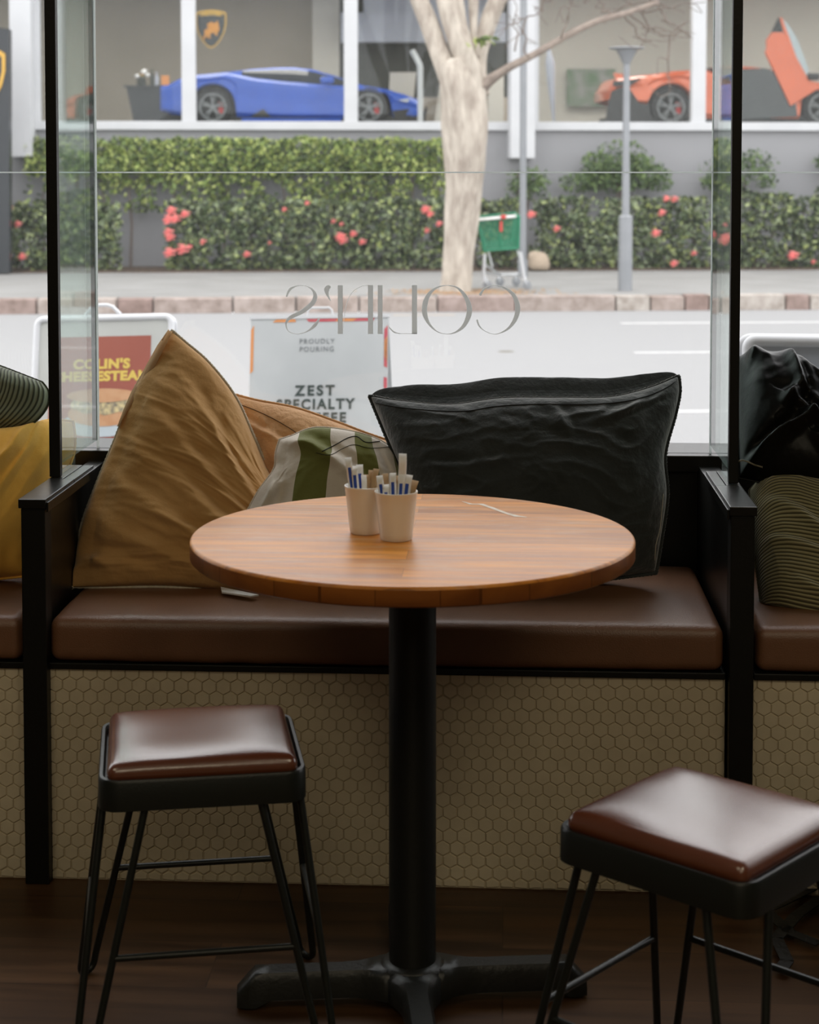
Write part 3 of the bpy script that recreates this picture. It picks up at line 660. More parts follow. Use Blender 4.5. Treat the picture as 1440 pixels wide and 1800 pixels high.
ep = [(300, 581, 3.574), (281, 608, 3.566), (262, 642, 3.556), (248, 668, 3.540), (234, 692, 3.525), (221, 722, 3.508), (211, 750, 3.492)]; ew = [8, 13, 14, 13, 11, 7, 2]
L0 = [P3(x - 4, y - 2, Y - .004) for x, y, Y in ep]; L1 = [P3(x - 4 + w_ * .9, y - 2 + w_ * .45, Y - .040) for (x, y, Y), w_ in zip(ep, ew)]
P_, _ = catm(L0, [0] * 7, 5) if 'catm' in globals() else (L0, 0); Q_ = L1
n7 = len(L0); d7 = Vector((0, .003, 0)); vs7 = [p - tanc.location for p in L0 + [a.lerp(b, .5) + Vector((0, -.012, 0)) for a, b in zip(L0, L1)] + L1]
vs7 += [v + d7 for v in vs7]
f7 = [(r_ * n7 + i, r_ * n7 + i + 1, (r_ + 1) * n7 + i + 1, (r_ + 1) * n7 + i) for r_ in range(2) for i in range(n7 - 1)]; k7 = 3 * n7
f7 += [tuple(q + k7 for q in f[::-1]) for f in f7] + [(i, i + 1, i + 1 + k7, i + k7) for i in range(n7 - 1)] + [(2 * n7 + i, 2 * n7 + i + k7, 2 * n7 + i + 1 + k7, 2 * n7 + i + 1) for i in range(n7 - 1)]
MB().add(vs7, f7).build('folded_edge', M['lit_curl'], tanc, ang=180)['label'] = 'back fabric curling over the upper left edge, coloured as if lit'
pillow('cushion', 'second tan cushion with a stitched border, slumped behind the large tan one', M['tan2'],
       (P3(380, 1010, 3.50), P3(740, 1000, 3.50), P3(742, 792, 3.62), P3(398, 690, 3.62)),
       {'t': [P3(450, 704, 3.62), P3(520, 718, 3.62), P3(590, 742, 3.62), P3(660, 768, 3.62)]}, T=.055, back=.3,
       folds=[(.05, .88, .35, .74, .008, .02), (.3, .76, .6, .70, .006, .02), (.05, .9, .25, .4, .012, .04), (.25, .8, .4, .4, .01, .04)],
       seed=9, n=150, crumple=.0040, cs=7, cst=(1.2, 1.0), seam_r=.003, ex=3.2, uvs=3, lift=.012)
def stripe_warp(u, v):
    k = max(0, min(1, (u - .40) / .25)); return (u + .34 * max(0, v - .5) * k * (1 - .5 * u) - .26 * (1 - v) * (1 - u), v)
pillow('cushion', 'small green and cream striped cushion squeezed between the tan and charcoal cushions', M['stripes'],
       (P3(400, 985, 3.34), P3(745, 985, 3.36), P3(712, 838, 3.47), P3(492, 773, 3.44)),
       {'t': [P3(512, 767, 3.45), P3(560, 752, 3.47), P3(640, 764, 3.48), P3(690, 790, 3.48)],
        'l': [P3(420, 925, 3.35), P3(438, 893, 3.37), P3(456, 862, 3.385), P3(482, 825, 3.41), P3(485, 798, 3.425)]}, T=.060, back=.5,
       folds=[(.06, .97, .58, .62, .020, .045), (.58, .62, .78, .20, .016, .05), (.12, .55, .10, .30, .014, .05), (.02, .75, .2, .3, .008, .03), (.6, .92, .85, .55, .008, .04)],
       seed=21, n=130, crumple=.0035, cs=5, ymax=3.55, seam_r=.002, ex=3.0, uvwarp=stripe_warp, uvs=1)
pillow('cushion', 'big charcoal linen cushion propped upright behind the right of the table', M['darklinen'],
       (P3(790, 1050, 3.37), P3(1152, 1006, 3.385), P3(1192, 662, 3.56), P3(651, 697, 3.52)),
       {'t': [P3(700, 706, 3.50), P3(790, 714, 3.485), P3(880, 703, 3.485), P3(980, 702, 3.49), P3(1070, 701, 3.50), P3(1140, 684, 3.53)],
        'r': [P3(1161, 950, 3.40), P3(1172, 870, 3.43), P3(1168, 800, 3.46), P3(1186, 730, 3.51), P3(1194, 690, 3.54)],
        'l': [P3(738, 900, 3.40), P3(690, 790, 3.46)]}, T=.075, back=1.0, lift=.125,
       folds=[(.55, .97, .62, .72, .008, .02), (.95, .93, .66, .80, .008, .025), (.9, .98, .8, .86, .006, .02), (.3, .96, .28, .84, .005, .02),
              (.1, .6, .5, .62, .003, .02), (.97, .5, .9, .2, .006, .03), (.75, .97, .7, .85, .005, .018)],
       seed=33, n=170, crumple=.0062, cs=8, cst=(.9, 1.2), zmin=.501, seam_r=.0040, ex=4.0, pw=.5, uvs=4, xmax=.404)
pillow('cushion', 'mustard yellow cushion pressed against the left glass screen', M['yellow'],
       (P3(-250, 1040, 3.33), P3(60, 1010, 3.36), P3(128, 742, 3.60), P3(-160, 800, 3.45)),
       {'t': [P3(-60, 762, 3.46), P3(36, 752, 3.47), P3(84, 740, 3.55)], 'r': [P3(86, 900, 3.46), P3(128, 800, 3.56)]}, T=.11, back=.5,
       folds=[(.70, .97, .60, .55, .015, .04), (.8, .9, .72, .45, .008, .03), (.92, .88, .85, .4, .008, .025)],
       seed=41, n=120, crumple=.004, cs=5, cst=(2, .8), xmax=-.891, seam_r=.003, ex=3, pw=.6)
pillow('cushion', 'grey-green corduroy cushion resting on the mustard cushion at the left edge', M['cordgrey'],
       (P3(-330, 800, 3.46), P3(28, 757, 3.47), P3(74, 672, 3.52), P3(-260, 560, 3.55)),
       {'t': [P3(-120, 600, 3.54), P3(-10, 640, 3.53), P3(30, 655, 3.53)], 'r': [P3(60, 742, 3.48), P3(82, 716, 3.50), P3(85, 690, 3.51)]}, T=.07, back=.7,
       folds=[], seed=51, n=110, crumple=.004, cs=3, xmax=-.891, zmin=.60, seam_r=.002, ex=3.4, uvrot=True, uvs=1.0)
pillow('cushion', 'olive corduroy cushion leaning on the right divider below the jacket', M['cordolive'],
       (P3(1340, 1075, 3.30), P3(1560, 1130, 3.25), P3(1580, 850, 3.40), P3(1318, 862, 3.45)),
       {'t': [P3(1350, 835, 3.47), P3(1390, 832, 3.47), P3(1450, 846, 3.45)], 'b': [P3(1415, 1100, 3.27)], 'l': [P3(1326, 960, 3.38)]}, T=.085, back=.5,
       folds=[(.05, .45, .8, .35, .008, .03), (.1, .7, .7, .45, .010, .04), (.3, .2, .9, .05, .008, .03)],
       seed=61, n=120, crumple=.004, cs=3.5, xmin=.4535, seam_r=.002, ex=3.2, pw=.5, zmin=.501, uvs=1.0)
# black leather jacket slung over the right bench back
jk = pillow('leather_jacket', 'crumpled black leather jacket heaped above the olive corduroy cushion', M['jacket'],
       (P3(1300, 840, 3.42), P3(1600, 900, 3.40), P3(1560, 700, 3.62), P3(1294, 632, 3.62)),
       {'t': [P3(1306, 628, 3.61), P3(1322, 620, 3.60), P3(1345, 632, 3.60), P3(1372, 634, 3.59), P3(1400, 640, 3.58), P3(1440, 672, 3.58)]}, T=.085, back=.3,
       folds=[(.01, .02, .42, .40, .034, .035), (.42, .40, .98, .26, .032, .04), (.30, .98, .36, .62, .022, .035), (.36, .62, .24, .42, .018, .035), (.02, .72, .12, 1.0, .014, .03),
              (.30, .50, .45, .40, .018, .05), (.5, .85, .95, .55, .018, .05), (.45, .25, .8, .02, .016, .05)],
       seed=77, n=120, crumple=.012, cs=3.2, xmin=.4535, zmin=.52, seam_r=.002, ex=3.5, pw=.45, group=None, cat='jacket', fine=.002, uvs=2)
if 'group' in jk: del jk['group']
mb = MB(); zp = [P3(1296, 811, 3.375), P3(1306, 809, 3.372), P3(1316, 812, 3.37), P3(1326, 817, 3.37), P3(1340, 821, 3.37)]
mb.tube([p - jk.location for p in zp], .0008, 6)
for i in range(22):
    k = i / 21 * (len(zp) - 1.001); a = zp[int(k)].lerp(zp[int(k) + 1], k % 1) - jk.location; mb.box(a.x - .0006, a.x + .0006, a.y - .0015, a.y + .001, a.z - .0016, a.z + .0016)
M['brass'] = mat('tarnished_brass', (.34, .30, .20), .45, metal=.4, var=(.2, .17, .1), vscale=90)
zo = mb.build('zip', M['brass'], jk, smooth=False); zo['label'] = 'brass zip'
from mathutils.bvhtree import BVHTree
def surf_line(o, px_pts, r, m, name, k=6, lift=.0006, dash=0, lab=None):
    me = o.data; bv = BVHTree.FromPolygons([v.co for v in me.vertices], [tuple(p.vertices) for p in me.polygons]); P = []
    for i in range(len(px_pts) - 1):
        p0, p1, p2, p3 = [Vector(px_pts[max(0, min(len(px_pts) - 1, i + d))]) for d in (-1, 0, 1, 2)]
        for j in range(k + (i == len(px_pts) - 2)):
            x = j / k; q = .5 * ((2 * p1) + (p2 - p0) * x + (2 * p0 - 5 * p1 + 4 * p2 - p3) * x * x + (3 * p1 - p0 - 3 * p2 + p3) * x ** 3)
            h = bv.ray_cast(CAM - o.location, ray(q.x, q.y).normalized())
            if h[0] is not None: P.append(h[0] + h[1] * (lift if h[1].y < 0 else -lift))
    if len(P) < 2: print('no hit', name); return
    mb = MB()
    if dash:
        for a, b in zip(P[::2], P[1::2]): mb.tube([a, b], r, 5)
    else: mb.tube(P, r, 6)
    q = mb.build(name, m, o, ang=180)
    if lab: q['label'] = lab
def find(lab): return [o for o in C.objects if lab in o.get('label', '')][0]
M['darkstitch'] = mat('brown_thread', (.16, .085, .035), .9, var=(.13, .07, .03), vscale=80)
M['blackstitch'] = mat('black_thread', (.012, .014, .014), .9, var=(.01, .011, .011), vscale=80)
o2 = find('second tan cushion')
surf_line(o2, [(424, 712), (450, 722), (480, 736), (508, 752), (528, 764), (560, 768), (600, 766)], .0011, M['darkstitch'], 'border_stitching')
o3 = find('striped cushion')
surf_line(o3, [(566, 794), (590, 782), (612, 770), (628, 768), (644, 778), (672, 776), (690, 780)], .0010, M['blackstitch'], 'dark_stitching')
surf_line(o3, [(556, 796), (580, 800), (600, 790), (622, 782), (650, 788), (684, 786)], .0006, M['blackstitch'], 'fine_stitching')
o4 = find('big charcoal')
surf_line(o4, [(660, 708), (700, 716), (760, 722), (820, 723), (870, 715), (940, 711), (1040, 711), (1110, 704), (1160, 688), (1186, 672)], .0012, M['blackstitch'], 'border_stitching')
surf_line(o4, [(1166, 868), (1163, 900), (1160, 930), (1153, 958), (1151, 985)], .0006, M['stitch'], 'loose_pale_thread', lab='loose pale thread down the right side')
# small folded napkin on the seat
MB().prism([(388, 1034), (455, 1048), (440, 1050), (390, 1043)], 0, .003, lambda x, y, d: at_z(x, y, .5135) + Vector((0, 0, d))).build('paper_napkin', M['paper'], smooth=False)
tag(bpy.data.objects['paper_napkin'], 'small folded white paper napkin on the bench under the table edge', 'napkin')
# black bag and its straps on the floor at the right edge
bagp = at_z(1452, 1640, 0); t = thing('backpack', 'black backpack slumped on the floor at the right edge behind the stool', 'bag', (bagp.x + .08, bagp.y + .02, 0))
def bd(p, n): return n * (.02 * noise.noise(p * 9) + .008 * noise.noise(p * 25))
rbox(.26, .2, .34, .07, (20, 16, 20), bd).build('bag_body', M['bag'], t, weld=True, ang=180).location = (.10, .02, .165)
rbox(.2, .08, .14, .03, (14, 8, 10), bd).build('front_pocket', M['bag'], t, weld=True, ang=180).location = (.0, -.08, .12)
for k, pts in enumerate([[(1442, 1580), (1400, 1610), (1365, 1650), (1384, 1690), (1372, 1706)], [(1430, 1560), (1370, 1590), (1345, 1600), (1390, 1640), (1440, 1660)]]):
    q = [at_z(x, y, .012) - t.location for x, y in pts]; mb = MB()
    for i in range(len(q) - 1):
        a, b = q[i], q[i + 1]; n2 = (b - a).cross(Vector((0, 0, 1))).normalized() * .011
        mb.add([a + n2, a - n2, b - n2, b + n2, a + n2 + Vector((0, 0, .002)), a - n2 + Vector((0, 0, .002)), b - n2 + Vector((0, 0, .002)), b + n2 + Vector((0, 0, .002))], [(0, 1, 2, 3), (7, 6, 5, 4), (0, 4, 5, 1), (1, 5, 6, 2), (2, 6, 7, 3), (3, 7, 4, 0)])
    mb.build('strap', M['bag'], t, smooth=False)
jb = at_z(1460, 1400, 0)
MB().tube([(jb.x + .09, 3.06, .02), (jb.x + .085, 3.06, .2), (jb.x + .08, 3.055, .34), (jb.x + .10, 3.06, .40)], [.05, .055, .05, .02], 14, wob=.1).build('dark_garment', M['bag'])
tag(bpy.data.objects['dark_garment'], 'dark garment hanging at the right edge in front of the tiles', 'garment')

# ------------------------------------------------------------------ cups with sachets
def cup(c, label):
    prof = [(0, .0), (.0235, 0), (.0250, .002), (.0262, .012), (.0305, .052), (.0328, .0715), (.0338, .0735), (.0334, .0755), (.0318, .0757), (.0308, .074), (.0290, .052), (.0245, .008), (0, .006)]
    o = MB().lathe(prof, 56).build('cup', M['china'], ang=50); o.location = c; return tag(o, label, 'cup', 'white sachet cups')
cA = at_z(641, 941, .7504) + Vector((0, .022, 0)); cB = at_z(695, 953, .7504) + Vector((0, .022, 0))
cup(cA, 'white cup of sugar sachets standing furthest left on the table')
cup(cB, 'white cup of sugar sachets standing nearest on the table')
def sachet(c, dx, dy, ht, w, tiltx, tilty, rz, m, label, band, grp):
    """paper stick: flat pinched tube with a printed band; stands in the cup"""
    w = w * .95; n = 24; prof = []
    for i in range(n + 1):
        k = i / n; th = .0024 * (1 - abs(2 * k - 1) ** 6) + .0003; prof.append((k * ht, th))
    mb = MB(); vs = []
    cols = [-w, -w * .52, -w * .50, w * .45, w * .47, w]
    for z, th in prof:
        bend = .010 * max(0, (z / ht - .90)) / .10
        for x in cols: vs.append((x, -th * (1 if abs(x) < w * .9 else .1) + bend, z))
        for x in cols[::-1]: vs.append((x, th * (1 if abs(x) < w * .9 else .1) + .0003 + bend, z))
    k = 12; fs = []; mi = []
    for i in range(n):
        for q in range(k):
            fs.append((i * k + q, i * k + (q + 1) % k, (i + 1) * k + (q + 1) % k, (i + 1) * k + q)); mi.append(1 if band and q in (0, 1, 2, 3, 6, 7, 8) and (q == 2 or q == 8) and i < n - 3 else 0)
    mb.add(vs, fs + [tuple(range(k)), tuple(range(n * k, (n + 1) * k))]); mb.mi = mi + [0, 0]
    o = mb.build('sugar_sachet', [m, M['bprint']], ang=60); o.location = c + Vector((dx, dy, .0075)); o.rotation_euler = (tiltx, tilty, rz)
    return tag(o, label, 'sachet', grp)
GA, GB = 'sachets in the left cup', 'sachets in the front cup'
def put(cup_c, lst, g):
    for (px, py, Yo, w, tl, rz, m, band, lab) in lst:
        top_ = at_y(px, py, cup_c.y + Yo); base = Vector((0, 0, .0075)) ; rel = top_ - cup_c
        bx = max(-.017, min(.017, rel.x * .45)); by = max(-.014, min(.014, Yo * .7)); d = Vector((rel.x - bx, rel.y - by, rel.z - .0075)); ht = d.length
        sachet(cup_c, bx, by, ht, w, 0, math.atan2(d.x, d.z), radians(rz) * .3, M[m], lab, band, g)
put(cA, [(612, 806, -.004, .0055, 0, 20, 'paper', 1, 'white and blue sachet tilted furthest left in the left cup'),
         (622, 822, -.012, .0055, 0, -15, 'paper', 1, 'white and blue sachet leaning just right of the leftmost one'),
         (632, 818, .010, .006, 0, 10, 'paper', 1, 'white sachet with a wide torn top at the back of the left cup'),
         (640, 838, -.010, .0045, 0, 30, 'paper', 0, 'narrow plain white sachet low in the left cup'),
         (645, 836, .004, .0065, 0, 0, 'kraft', 0, 'wide kraft paper sachet in the left cup'),
         (653, 828, .008, .0045, 0, 20, 'kraft', 0, 'taller kraft sachet behind in the left cup'),
         (660, 826, -.002, .005, 0, -20, 'kraft', 0, 'kraft sachet furthest right in the left cup')], GA)
put(cB, [(667, 838, -.004, .0055, 0, 15, 'paper', 1, 'white and blue sachet furthest left in the front cup'),
         (677, 855, -.016, .0055, 0, -10, 'paper', 1, 'short white and blue sachet low at the front of the front cup'),
         (676, 834, .012, .006, 0, 0, 'kraft', 0, 'kraft sachet at the back left of the front cup'),
         (690, 834, -.010, .0055, 0, 5, 'paper', 1, 'white and blue sachet in the centre of the front cup'),
         (697, 838, .004, .007, 0, 0, 'kraft', 0, 'kraft sachet behind the centre of the front cup'),
         (709, 799, .006, .0065, 0, 25, 'paper', 0, 'tallest plain white sachet sticking up from the front cup'),
         (706, 837, -.012, .0055, 0, -5, 'paper', 1, 'white and blue sachet right of centre in the front cup'),
         (718, 837, -.008, .006, 0, -20, 'paper', 1, 'white and blue sachet leaning right in the front cup'),
         (728, 846, .002, .006, 0, -30, 'kraft', 0, 'kraft sachet furthest right in the front cup')], GB)

# ------------------------------------------------------------------ lettering on the window (reads from the street)
def W2(cx, cy): return 480 + cx * .3194, 480 + cy * .3194
def ell(cx, cy, rx, ry, a0, a1, w0, w1, wpow=1.0, n=40, wphase=0):
    pts = []; ws = []
    for i in range(n + 1):
        a = radians(a0 + (a1 - a0) * i / n); pts.append((cx + rx * cos(a), cy + ry * sin(a))); k = abs(cos(a + wphase)) ** wpow; ws.append(w0 + (w1 - w0) * k)
    return pts, ws
def glyph(name, strokes, bars, lab):
    mb = MB(); Y = YW - .0065
    def to(x, y): px, py = W2(x, y); return at_y(px, py, Y)
    for pts, ws in strokes:
        L, Rr = [], []; n = len(pts)
        for i, p in enumerate(pts):
            a = Vector(pts[max(0, i - 1)]); b = Vector(pts[min(n - 1, i + 1)]); tt = (b - a).normalized(); nn = Vector((-tt.y, tt.x)) * ws[i] / 2
            L.append(to(p[0] + nn.x, p[1] + nn.y)); Rr.append(to(p[0] - nn.x, p[1] - nn.y))
        d = Vector((0, -.0006, 0)); vs = L + Rr + [q + d for q in L + Rr]
        fs = [(i, i + 1, n + i + 1, n + i) for i in range(n - 1)] + [(2 * n + n + i, 2 * n + n + i + 1, 2 * n + i + 1, 2 * n + i) for i in range(n - 1)]
        mb.add(vs, fs)
    for x0, x1, y0, y1 in bars:
        q = [to(x0, y0), to(x1, y0), to(x1, y1), to(x0, y1)]; mb.add(q + [v + Vector((0, -.0006, 0)) for v in q], [(0, 1, 2, 3), (7, 6, 5, 4), (0, 4, 5, 1), (1, 5, 6, 2), (2, 6, 7, 3), (3, 7, 4, 0)])
    o = mb.build(name, M['vinyl'], smooth=False); return o
def smooth_pts(pts, ws, n=8):
    P = [Vector(p) for p in pts]; o = []; w_ = []
    for i in range(len(P) - 1):
        p0, p1, p2, p3 = P[max(0, i - 1)], P[i], P[i + 1], P[min(len(P) - 1, i + 2)]
        for k in range(n):
            x = k / n; q = .5 * ((2 * p1) + (p2 - p0) * x + (2 * p0 - 5 * p1 + 4 * p2 - p3) * x * x + (3 * p1 - p0 - 3 * p2 + p3) * x ** 3)
            o.append((q.x, q.y)); w_.append(ws[i] + (ws[i + 1] - ws[i]) * x)
    o.append(pts[-1]); w_.append(ws[-1]); return o, w_
Ltr = []
Ltr.append(glyph('letter', [smooth_pts([(1139, 122), (1160, 90), (1195, 70), (1235, 67), (1290, 90), (1330, 130), (1347, 190), (1335, 250), (1300, 300), (1250, 330), (1210, 335), (1165, 318), (1135, 290), (1123, 255)],
        [16, 10, 4, 3, 14, 22, 29, 24, 14, 5, 3, 4, 8, 10])], [], ''))
Ltr.append(glyph('letter', [smooth_pts([(957, 67), (1010, 78), (1052, 118), (1078, 175), (1078, 230), (1050, 290), (1005, 325), (957, 335), (905, 322), (860, 280), (836, 225), (838, 165), (862, 112), (905, 78), (957, 67)],
        [3, 9, 20, 28, 30, 20, 9, 3, 5, 14, 28, 30, 20, 9, 3])], [], ''))
Ltr.append(glyph('letter', [([(793, 333), (690, 333)], [3, 3]), smooth_pts([(700, 333), (668, 325), (646, 305), (634, 288)], [3, 8, 6, 2])], [(765, 793, 67, 335)], ''))
Ltr.append(glyph('letter', [], [(577, 603, 67, 335)], ''))
Ltr.append(glyph('letter', [smooth_pts([(540, 68), (490, 72), (440, 102), (412, 150), (395, 220), (386, 320)], [3, 3, 3, 3, 3, 2])], [(523, 551, 67, 335), (357, 384, 67, 335)], ''))
Ltr.append(glyph('apostrophe_mark', [smooth_pts([(318, 78), (305, 78), (296, 92), (300, 120), (319, 154)], [10, 26, 30, 14, 2])], [], ''))
Ltr.append(glyph('letter', [smooth_pts([(74, 130), (95, 88), (140, 69), (185, 72), (220, 95), (232, 130), (215, 168), (160, 212), (95, 245), (72, 278), (85, 318), (130, 335), (185, 322), (230, 288), (258, 245)],
        [8, 14, 4, 3, 12, 24, 26, 24, 20, 10, 4, 3, 6, 20, 6])], [], ''))
names = ['C', 'O', 'L', 'I', 'N', 'mark', 'S']
root = thing('window_lettering', 'mirrored grey shop name lettering stuck on the window glass', 'lettering', at_y(710, 585, YW - .0065))
for o in Ltr:
    o.parent = root; o.matrix_parent_inverse = Matrix.Translation(-root.location)

# ================================================================== THE STREET
def sb(name, u0, u1, v0, v1, z0, z1, m, **k):
    o = MB().box(u0, u1, v0, v1, z0, z1).build(name, m, smooth=False, **k); o.rotation_euler = (0, 0, SA); return o
def sstruct(*a, **k): o = sb(*a, **k); o['kind'] = 'structure'; return o
VK, ZR, ZP = 21.98, -.47, -.28
ground = sstruct('road', -45, 45, 9.9, VK, ZR - .1, ZR, M['asphalt'])
o = MB().add([street(-45, 9.9, -.3), street(45, 9.9, -.3), Vector((45, 3.8, -.3)), Vector((-45, 3.8, -.3)), street(-45, 9.9, -.5), street(45, 9.9, -.5), Vector((45, 3.8, -.5)), Vector((-45, 3.8, -.5))],
             [(0, 1, 2, 3), (7, 6, 5, 4), (0, 4, 5, 1), (1, 5, 6, 2), (2, 6, 7, 3), (3, 7, 4, 0)]).build('near_footpath', M['nearpave'], smooth=False); o['kind'] = 'structure'
sstruct('far_footpath', -45, 45, VK + .24, 27.6, ZP - .2, ZP, M['pave'])
sstruct('garden_bed', -45, 45, 27.6, 28.9, ZP - .2, ZP + .03, M['soil'])
def speckle(m, scale=5.0, lo=.55):
    n, l, b = nd(m); src = b.inputs['Base Color'].links[0].from_socket; tc = n.new('ShaderNodeTexCoord'); t = n.new('ShaderNodeTexNoise')
    t.inputs['Scale'].default_value = scale; t.inputs['Detail'].default_value = 8; t.inputs['Roughness'].default_value = .7
    r = n.new('ShaderNodeValToRGB'); r.color_ramp.elements[0].position = .35; r.color_ramp.elements[0].color = (lo, lo * .93, lo * .87, 1); r.color_ramp.elements[1].position = .62
    x = n.new('ShaderNodeMix'); x.data_type = 'RGBA'; x.blend_type = 'MULTIPLY'; x.inputs['Factor'].default_value = 1
    l.new(tc.outputs['Object'], t.inputs['Vector']); l.new(t.outputs['Fac'], r.inputs[0]); l.new(src, x.inputs['A']); l.new(r.outputs[0], x.inputs['B']); l.new(x.outputs['Result'], b.inputs['Base Color'])
kb = MB(); u = -20; rnd = random.Random(5)
while u < 20:
    L = rnd.choice((.32, .45, 1.0, 1.3, .8)); kb.box(u, u + L - .02, VK, VK + .24, ZR - .05, ZP + rnd.uniform(-.008, .012)); u += L
M['kerb2'] = omat('kerb_blocks', (.46, .37, .33), .85, island=[(.36, .25, .22), (.47, .37, .33), (.60, .55, .50), (.40, .28, .25)], bump=.5, bscale=15)
speckle(M['kerb2'])
o = kb.build('kerb', M['kerb2'], smooth=False, bevel=.02); o.rotation_euler = (0, 0, SA); o['kind'] = 'structure'
# painted dashes on the road
def dash(px0, px1, py, h, m, lab):
    a, b = at_z(px0, py, ZR), at_z(px1, py, ZR); u0, u1, v = a.dot(EU), b.dot(EU), (a + b).dot(EV) / 2
    o = sb('road_marking', u0, u1, v - h / 2, v + h / 2, ZR, ZR + .004, m); return tag(o, lab, 'road marking', 'painted lines on the road')
dash(1088, 1640, 567, .16, M['paintw'], 'long white line on the far side of the road')
dash(1112, 1500, 619, .13, M['paintw'], 'white lane dash halfway down the road, right side')
dash(1172, 1420, 723, .13, M['paintw'], 'nearest white dash, just beyond the charcoal cushion')
dash(690, 800, 554, .10, M['painty'], 'short faded yellow line beside the far kerb')
a = at_z(890, 618, ZR)
o = MB().lathe([(0, .003), (.075, .003), (.085, 0)], 24).build('manhole_cover', M['plaster']); o.location = a; tag(o, 'small dark metal cover set in the road surface', 'manhole cover')
# footpath joints
# ---- building across the road
VW_ = 28.9
def zat(py, v=VW_): return at_v(720, py, v).z
def uat(px, v=VW_, py=200): return at_v(px, py, v).x
ZG = zat(214); ZSB = zat(229); ZF = at_v(511, 223, 29.6).z
wl = MB().box(-22, 22, VW_ - .02, VW_ + .25, ZP - .1, ZSB).box(-22, 22, VW_ - .02, VW_ + .3, 4.9, 6.6)
o = wl.build('wall_showroom', M['wallgrey'], smooth=False); o.rotation_euler = (0, 0, SA); o['kind'] = 'structure'
fr = MB().box(-22, 22, VW_ - .10, VW_ + .25, ZSB, ZG)
ed = [(62, 72), (320, 345), (605, 629), (895, 946), (1215, 1239), (1500, 1525), (-230, -205), (-520, -495), (-810, -785), (-1100, -1075), (1790, 1815), (2080, 2105), (2370, 2395)]
for a, b in ed: fr.box(uat(a), uat(b), VW_ - .08, VW_ + .12, ZG, 4.9)
o = fr.build('trim_4', M['white'], smooth=False, bevel=.008); o.rotation_euler = (0, 0, SA); o['kind'] = 'structure'
us = sorted([(uat(a), uat(b)) for a, b in ed])
for i in range(len(us) - 1):
    o = MB().box(us[i][1], us[i + 1][0], VW_ + .02, VW_ + .032, ZG, 4.9).build('window_%d' % (i + 4), M['shopglass'], smooth=False)
    o.rotation_euler = (0, 0, SA); o['kind'] = 'structure'
def col(px0, px1, py, side, name, lab):
    o = MB().box(uat(px0, VW_ - .45), uat(px1, VW_ - .45), VW_ - .45, VW_ - .02, zat(py, VW_ - .45), 6.6).build(name, M['white'], smooth=False, bevel=.01)
    o.rotation_euler = (0, 0, SA); o['kind'] = 'structure'
col(18, 56, 276, 0, 'trim_5', ''); col(898, 941, 278, 0, 'trim_6', '')
sstruct('floor_showroom', -22, 22, VW_ + .25, 38, ZF - .1, ZF, M['showfloor'])
sstruct('ceiling_showroom', -22, 22, VW_ + .25, 38, 4.9, 5.0, M['white'])
VB = 34.5
for i, (a, b, m) in enumerate([(-2400, 550, 'taupe'), (550, 597, 'beige'), (597, 896, 'dkgreen'), (896, 1900, 'beige')]):  # middle stretch coloured dark to imitate buildings mirrored in the glass
    sstruct('wall_inner%s' % ['_left', '_pier', '_middle', '_right'][i], uat(a, VB - (.3 if i == 1 else 0)), uat(b, VB - (.3 if i == 1 else 0)), VB - (.3 if i == 1 else 0), VB + .2, ZF, 4.9, M[m])
def sthing(name, lab, cat, mb, m, v=0, group=None, **k):
    o = mb.build(name, m, **k); o.rotation_euler = (0, 0, SA); return tag(o, lab, cat, group)
def Pv(v, depth): return lambda x, y, d: (lambda q: Vector((q.x, v + d, q.z)))(at_v(x, y, v))
def YF(v):
    a, b = at_v(720, 0, v).z, at_v(720, 300, v).z; return 300 * (a - ZF) / (a - b)
def slab(pts, v, depth, mi=0, mb=None): mb = mb or MB(); return mb.prism(pts, 0, depth, Pv(v, depth), mi)
sthing('reflection_band', 'pale blue-grey band imitating a reflection in the showroom glass, behind the tree', 'reflection band', slab([(600, 22), (890, 22), (890, 74), (600, 74)], 33.6, .3, mb=MB().box(uat(640, 33.6), uat(860, 33.6), 33.7, 33.8, zat(30, 33.6), 4.9)), M['bluegrey'], smooth=False)  # solid pale band added in place of a reflection in the glass
sthing('reception_counter', 'long low beige counter inside the showroom, behind the tree trunk', 'counter', slab([(735, 171), (893, 171), (893, YF(32.5)), (735, YF(32.5))], 32.5, .6), M['beige2'], smooth=False)
for pts, lab in (([(686, 127), (732, 127), (722, YF(32.2)), (680, YF(32.2))], 'pale display panel right of the blue car, left of the tree trunk'),
                 ([(776, 130), (800, 130), (800, YF(32.2)), (762, YF(32.2))], 'pale display panel mostly behind the tree trunk'),
                 ([(858, 130), (886, 130), (886, YF(32.2)), (858, YF(32.2))], 'pale display panel right of the tree trunk')):
    sthing('display_panel', lab, 'display panel', slab(pts, 32.2, .05), M['beige'], smooth=False, group='pale panels in the showroom')
# white bent pipe standing inside the glass
sthing('bent_pipe', 'white angled pipe rising behind the showroom glass beside the blue car', 'pipe',
       MB().tube([at_v(739, 216, 29.3), at_v(739, 120, 29.3), at_v(738, 113, 29.3), at_v(724, 88, 29.3)], .048, 14), M['white'], ang=60)
sthing('wall_mural', 'grey and green mural panel on the pale showroom wall left of the orange car', 'mural', slab([(997, 121), (1082, 121), (1082, 187), (997, 187)], 34.3, .06), M['mural'], smooth=False)
# flag hanging
sthing('furled_flag', 'blue and white furled flag on a pole in the showroom right of the white column', 'flag', MB().tube([at_v(964, 82, 31), at_v(967, 110, 31), at_v(970, 150, 31), at_v(974, 215, 31)], [.02, .09, .06, .02], 10, wob=.2), M['bluegrey'])
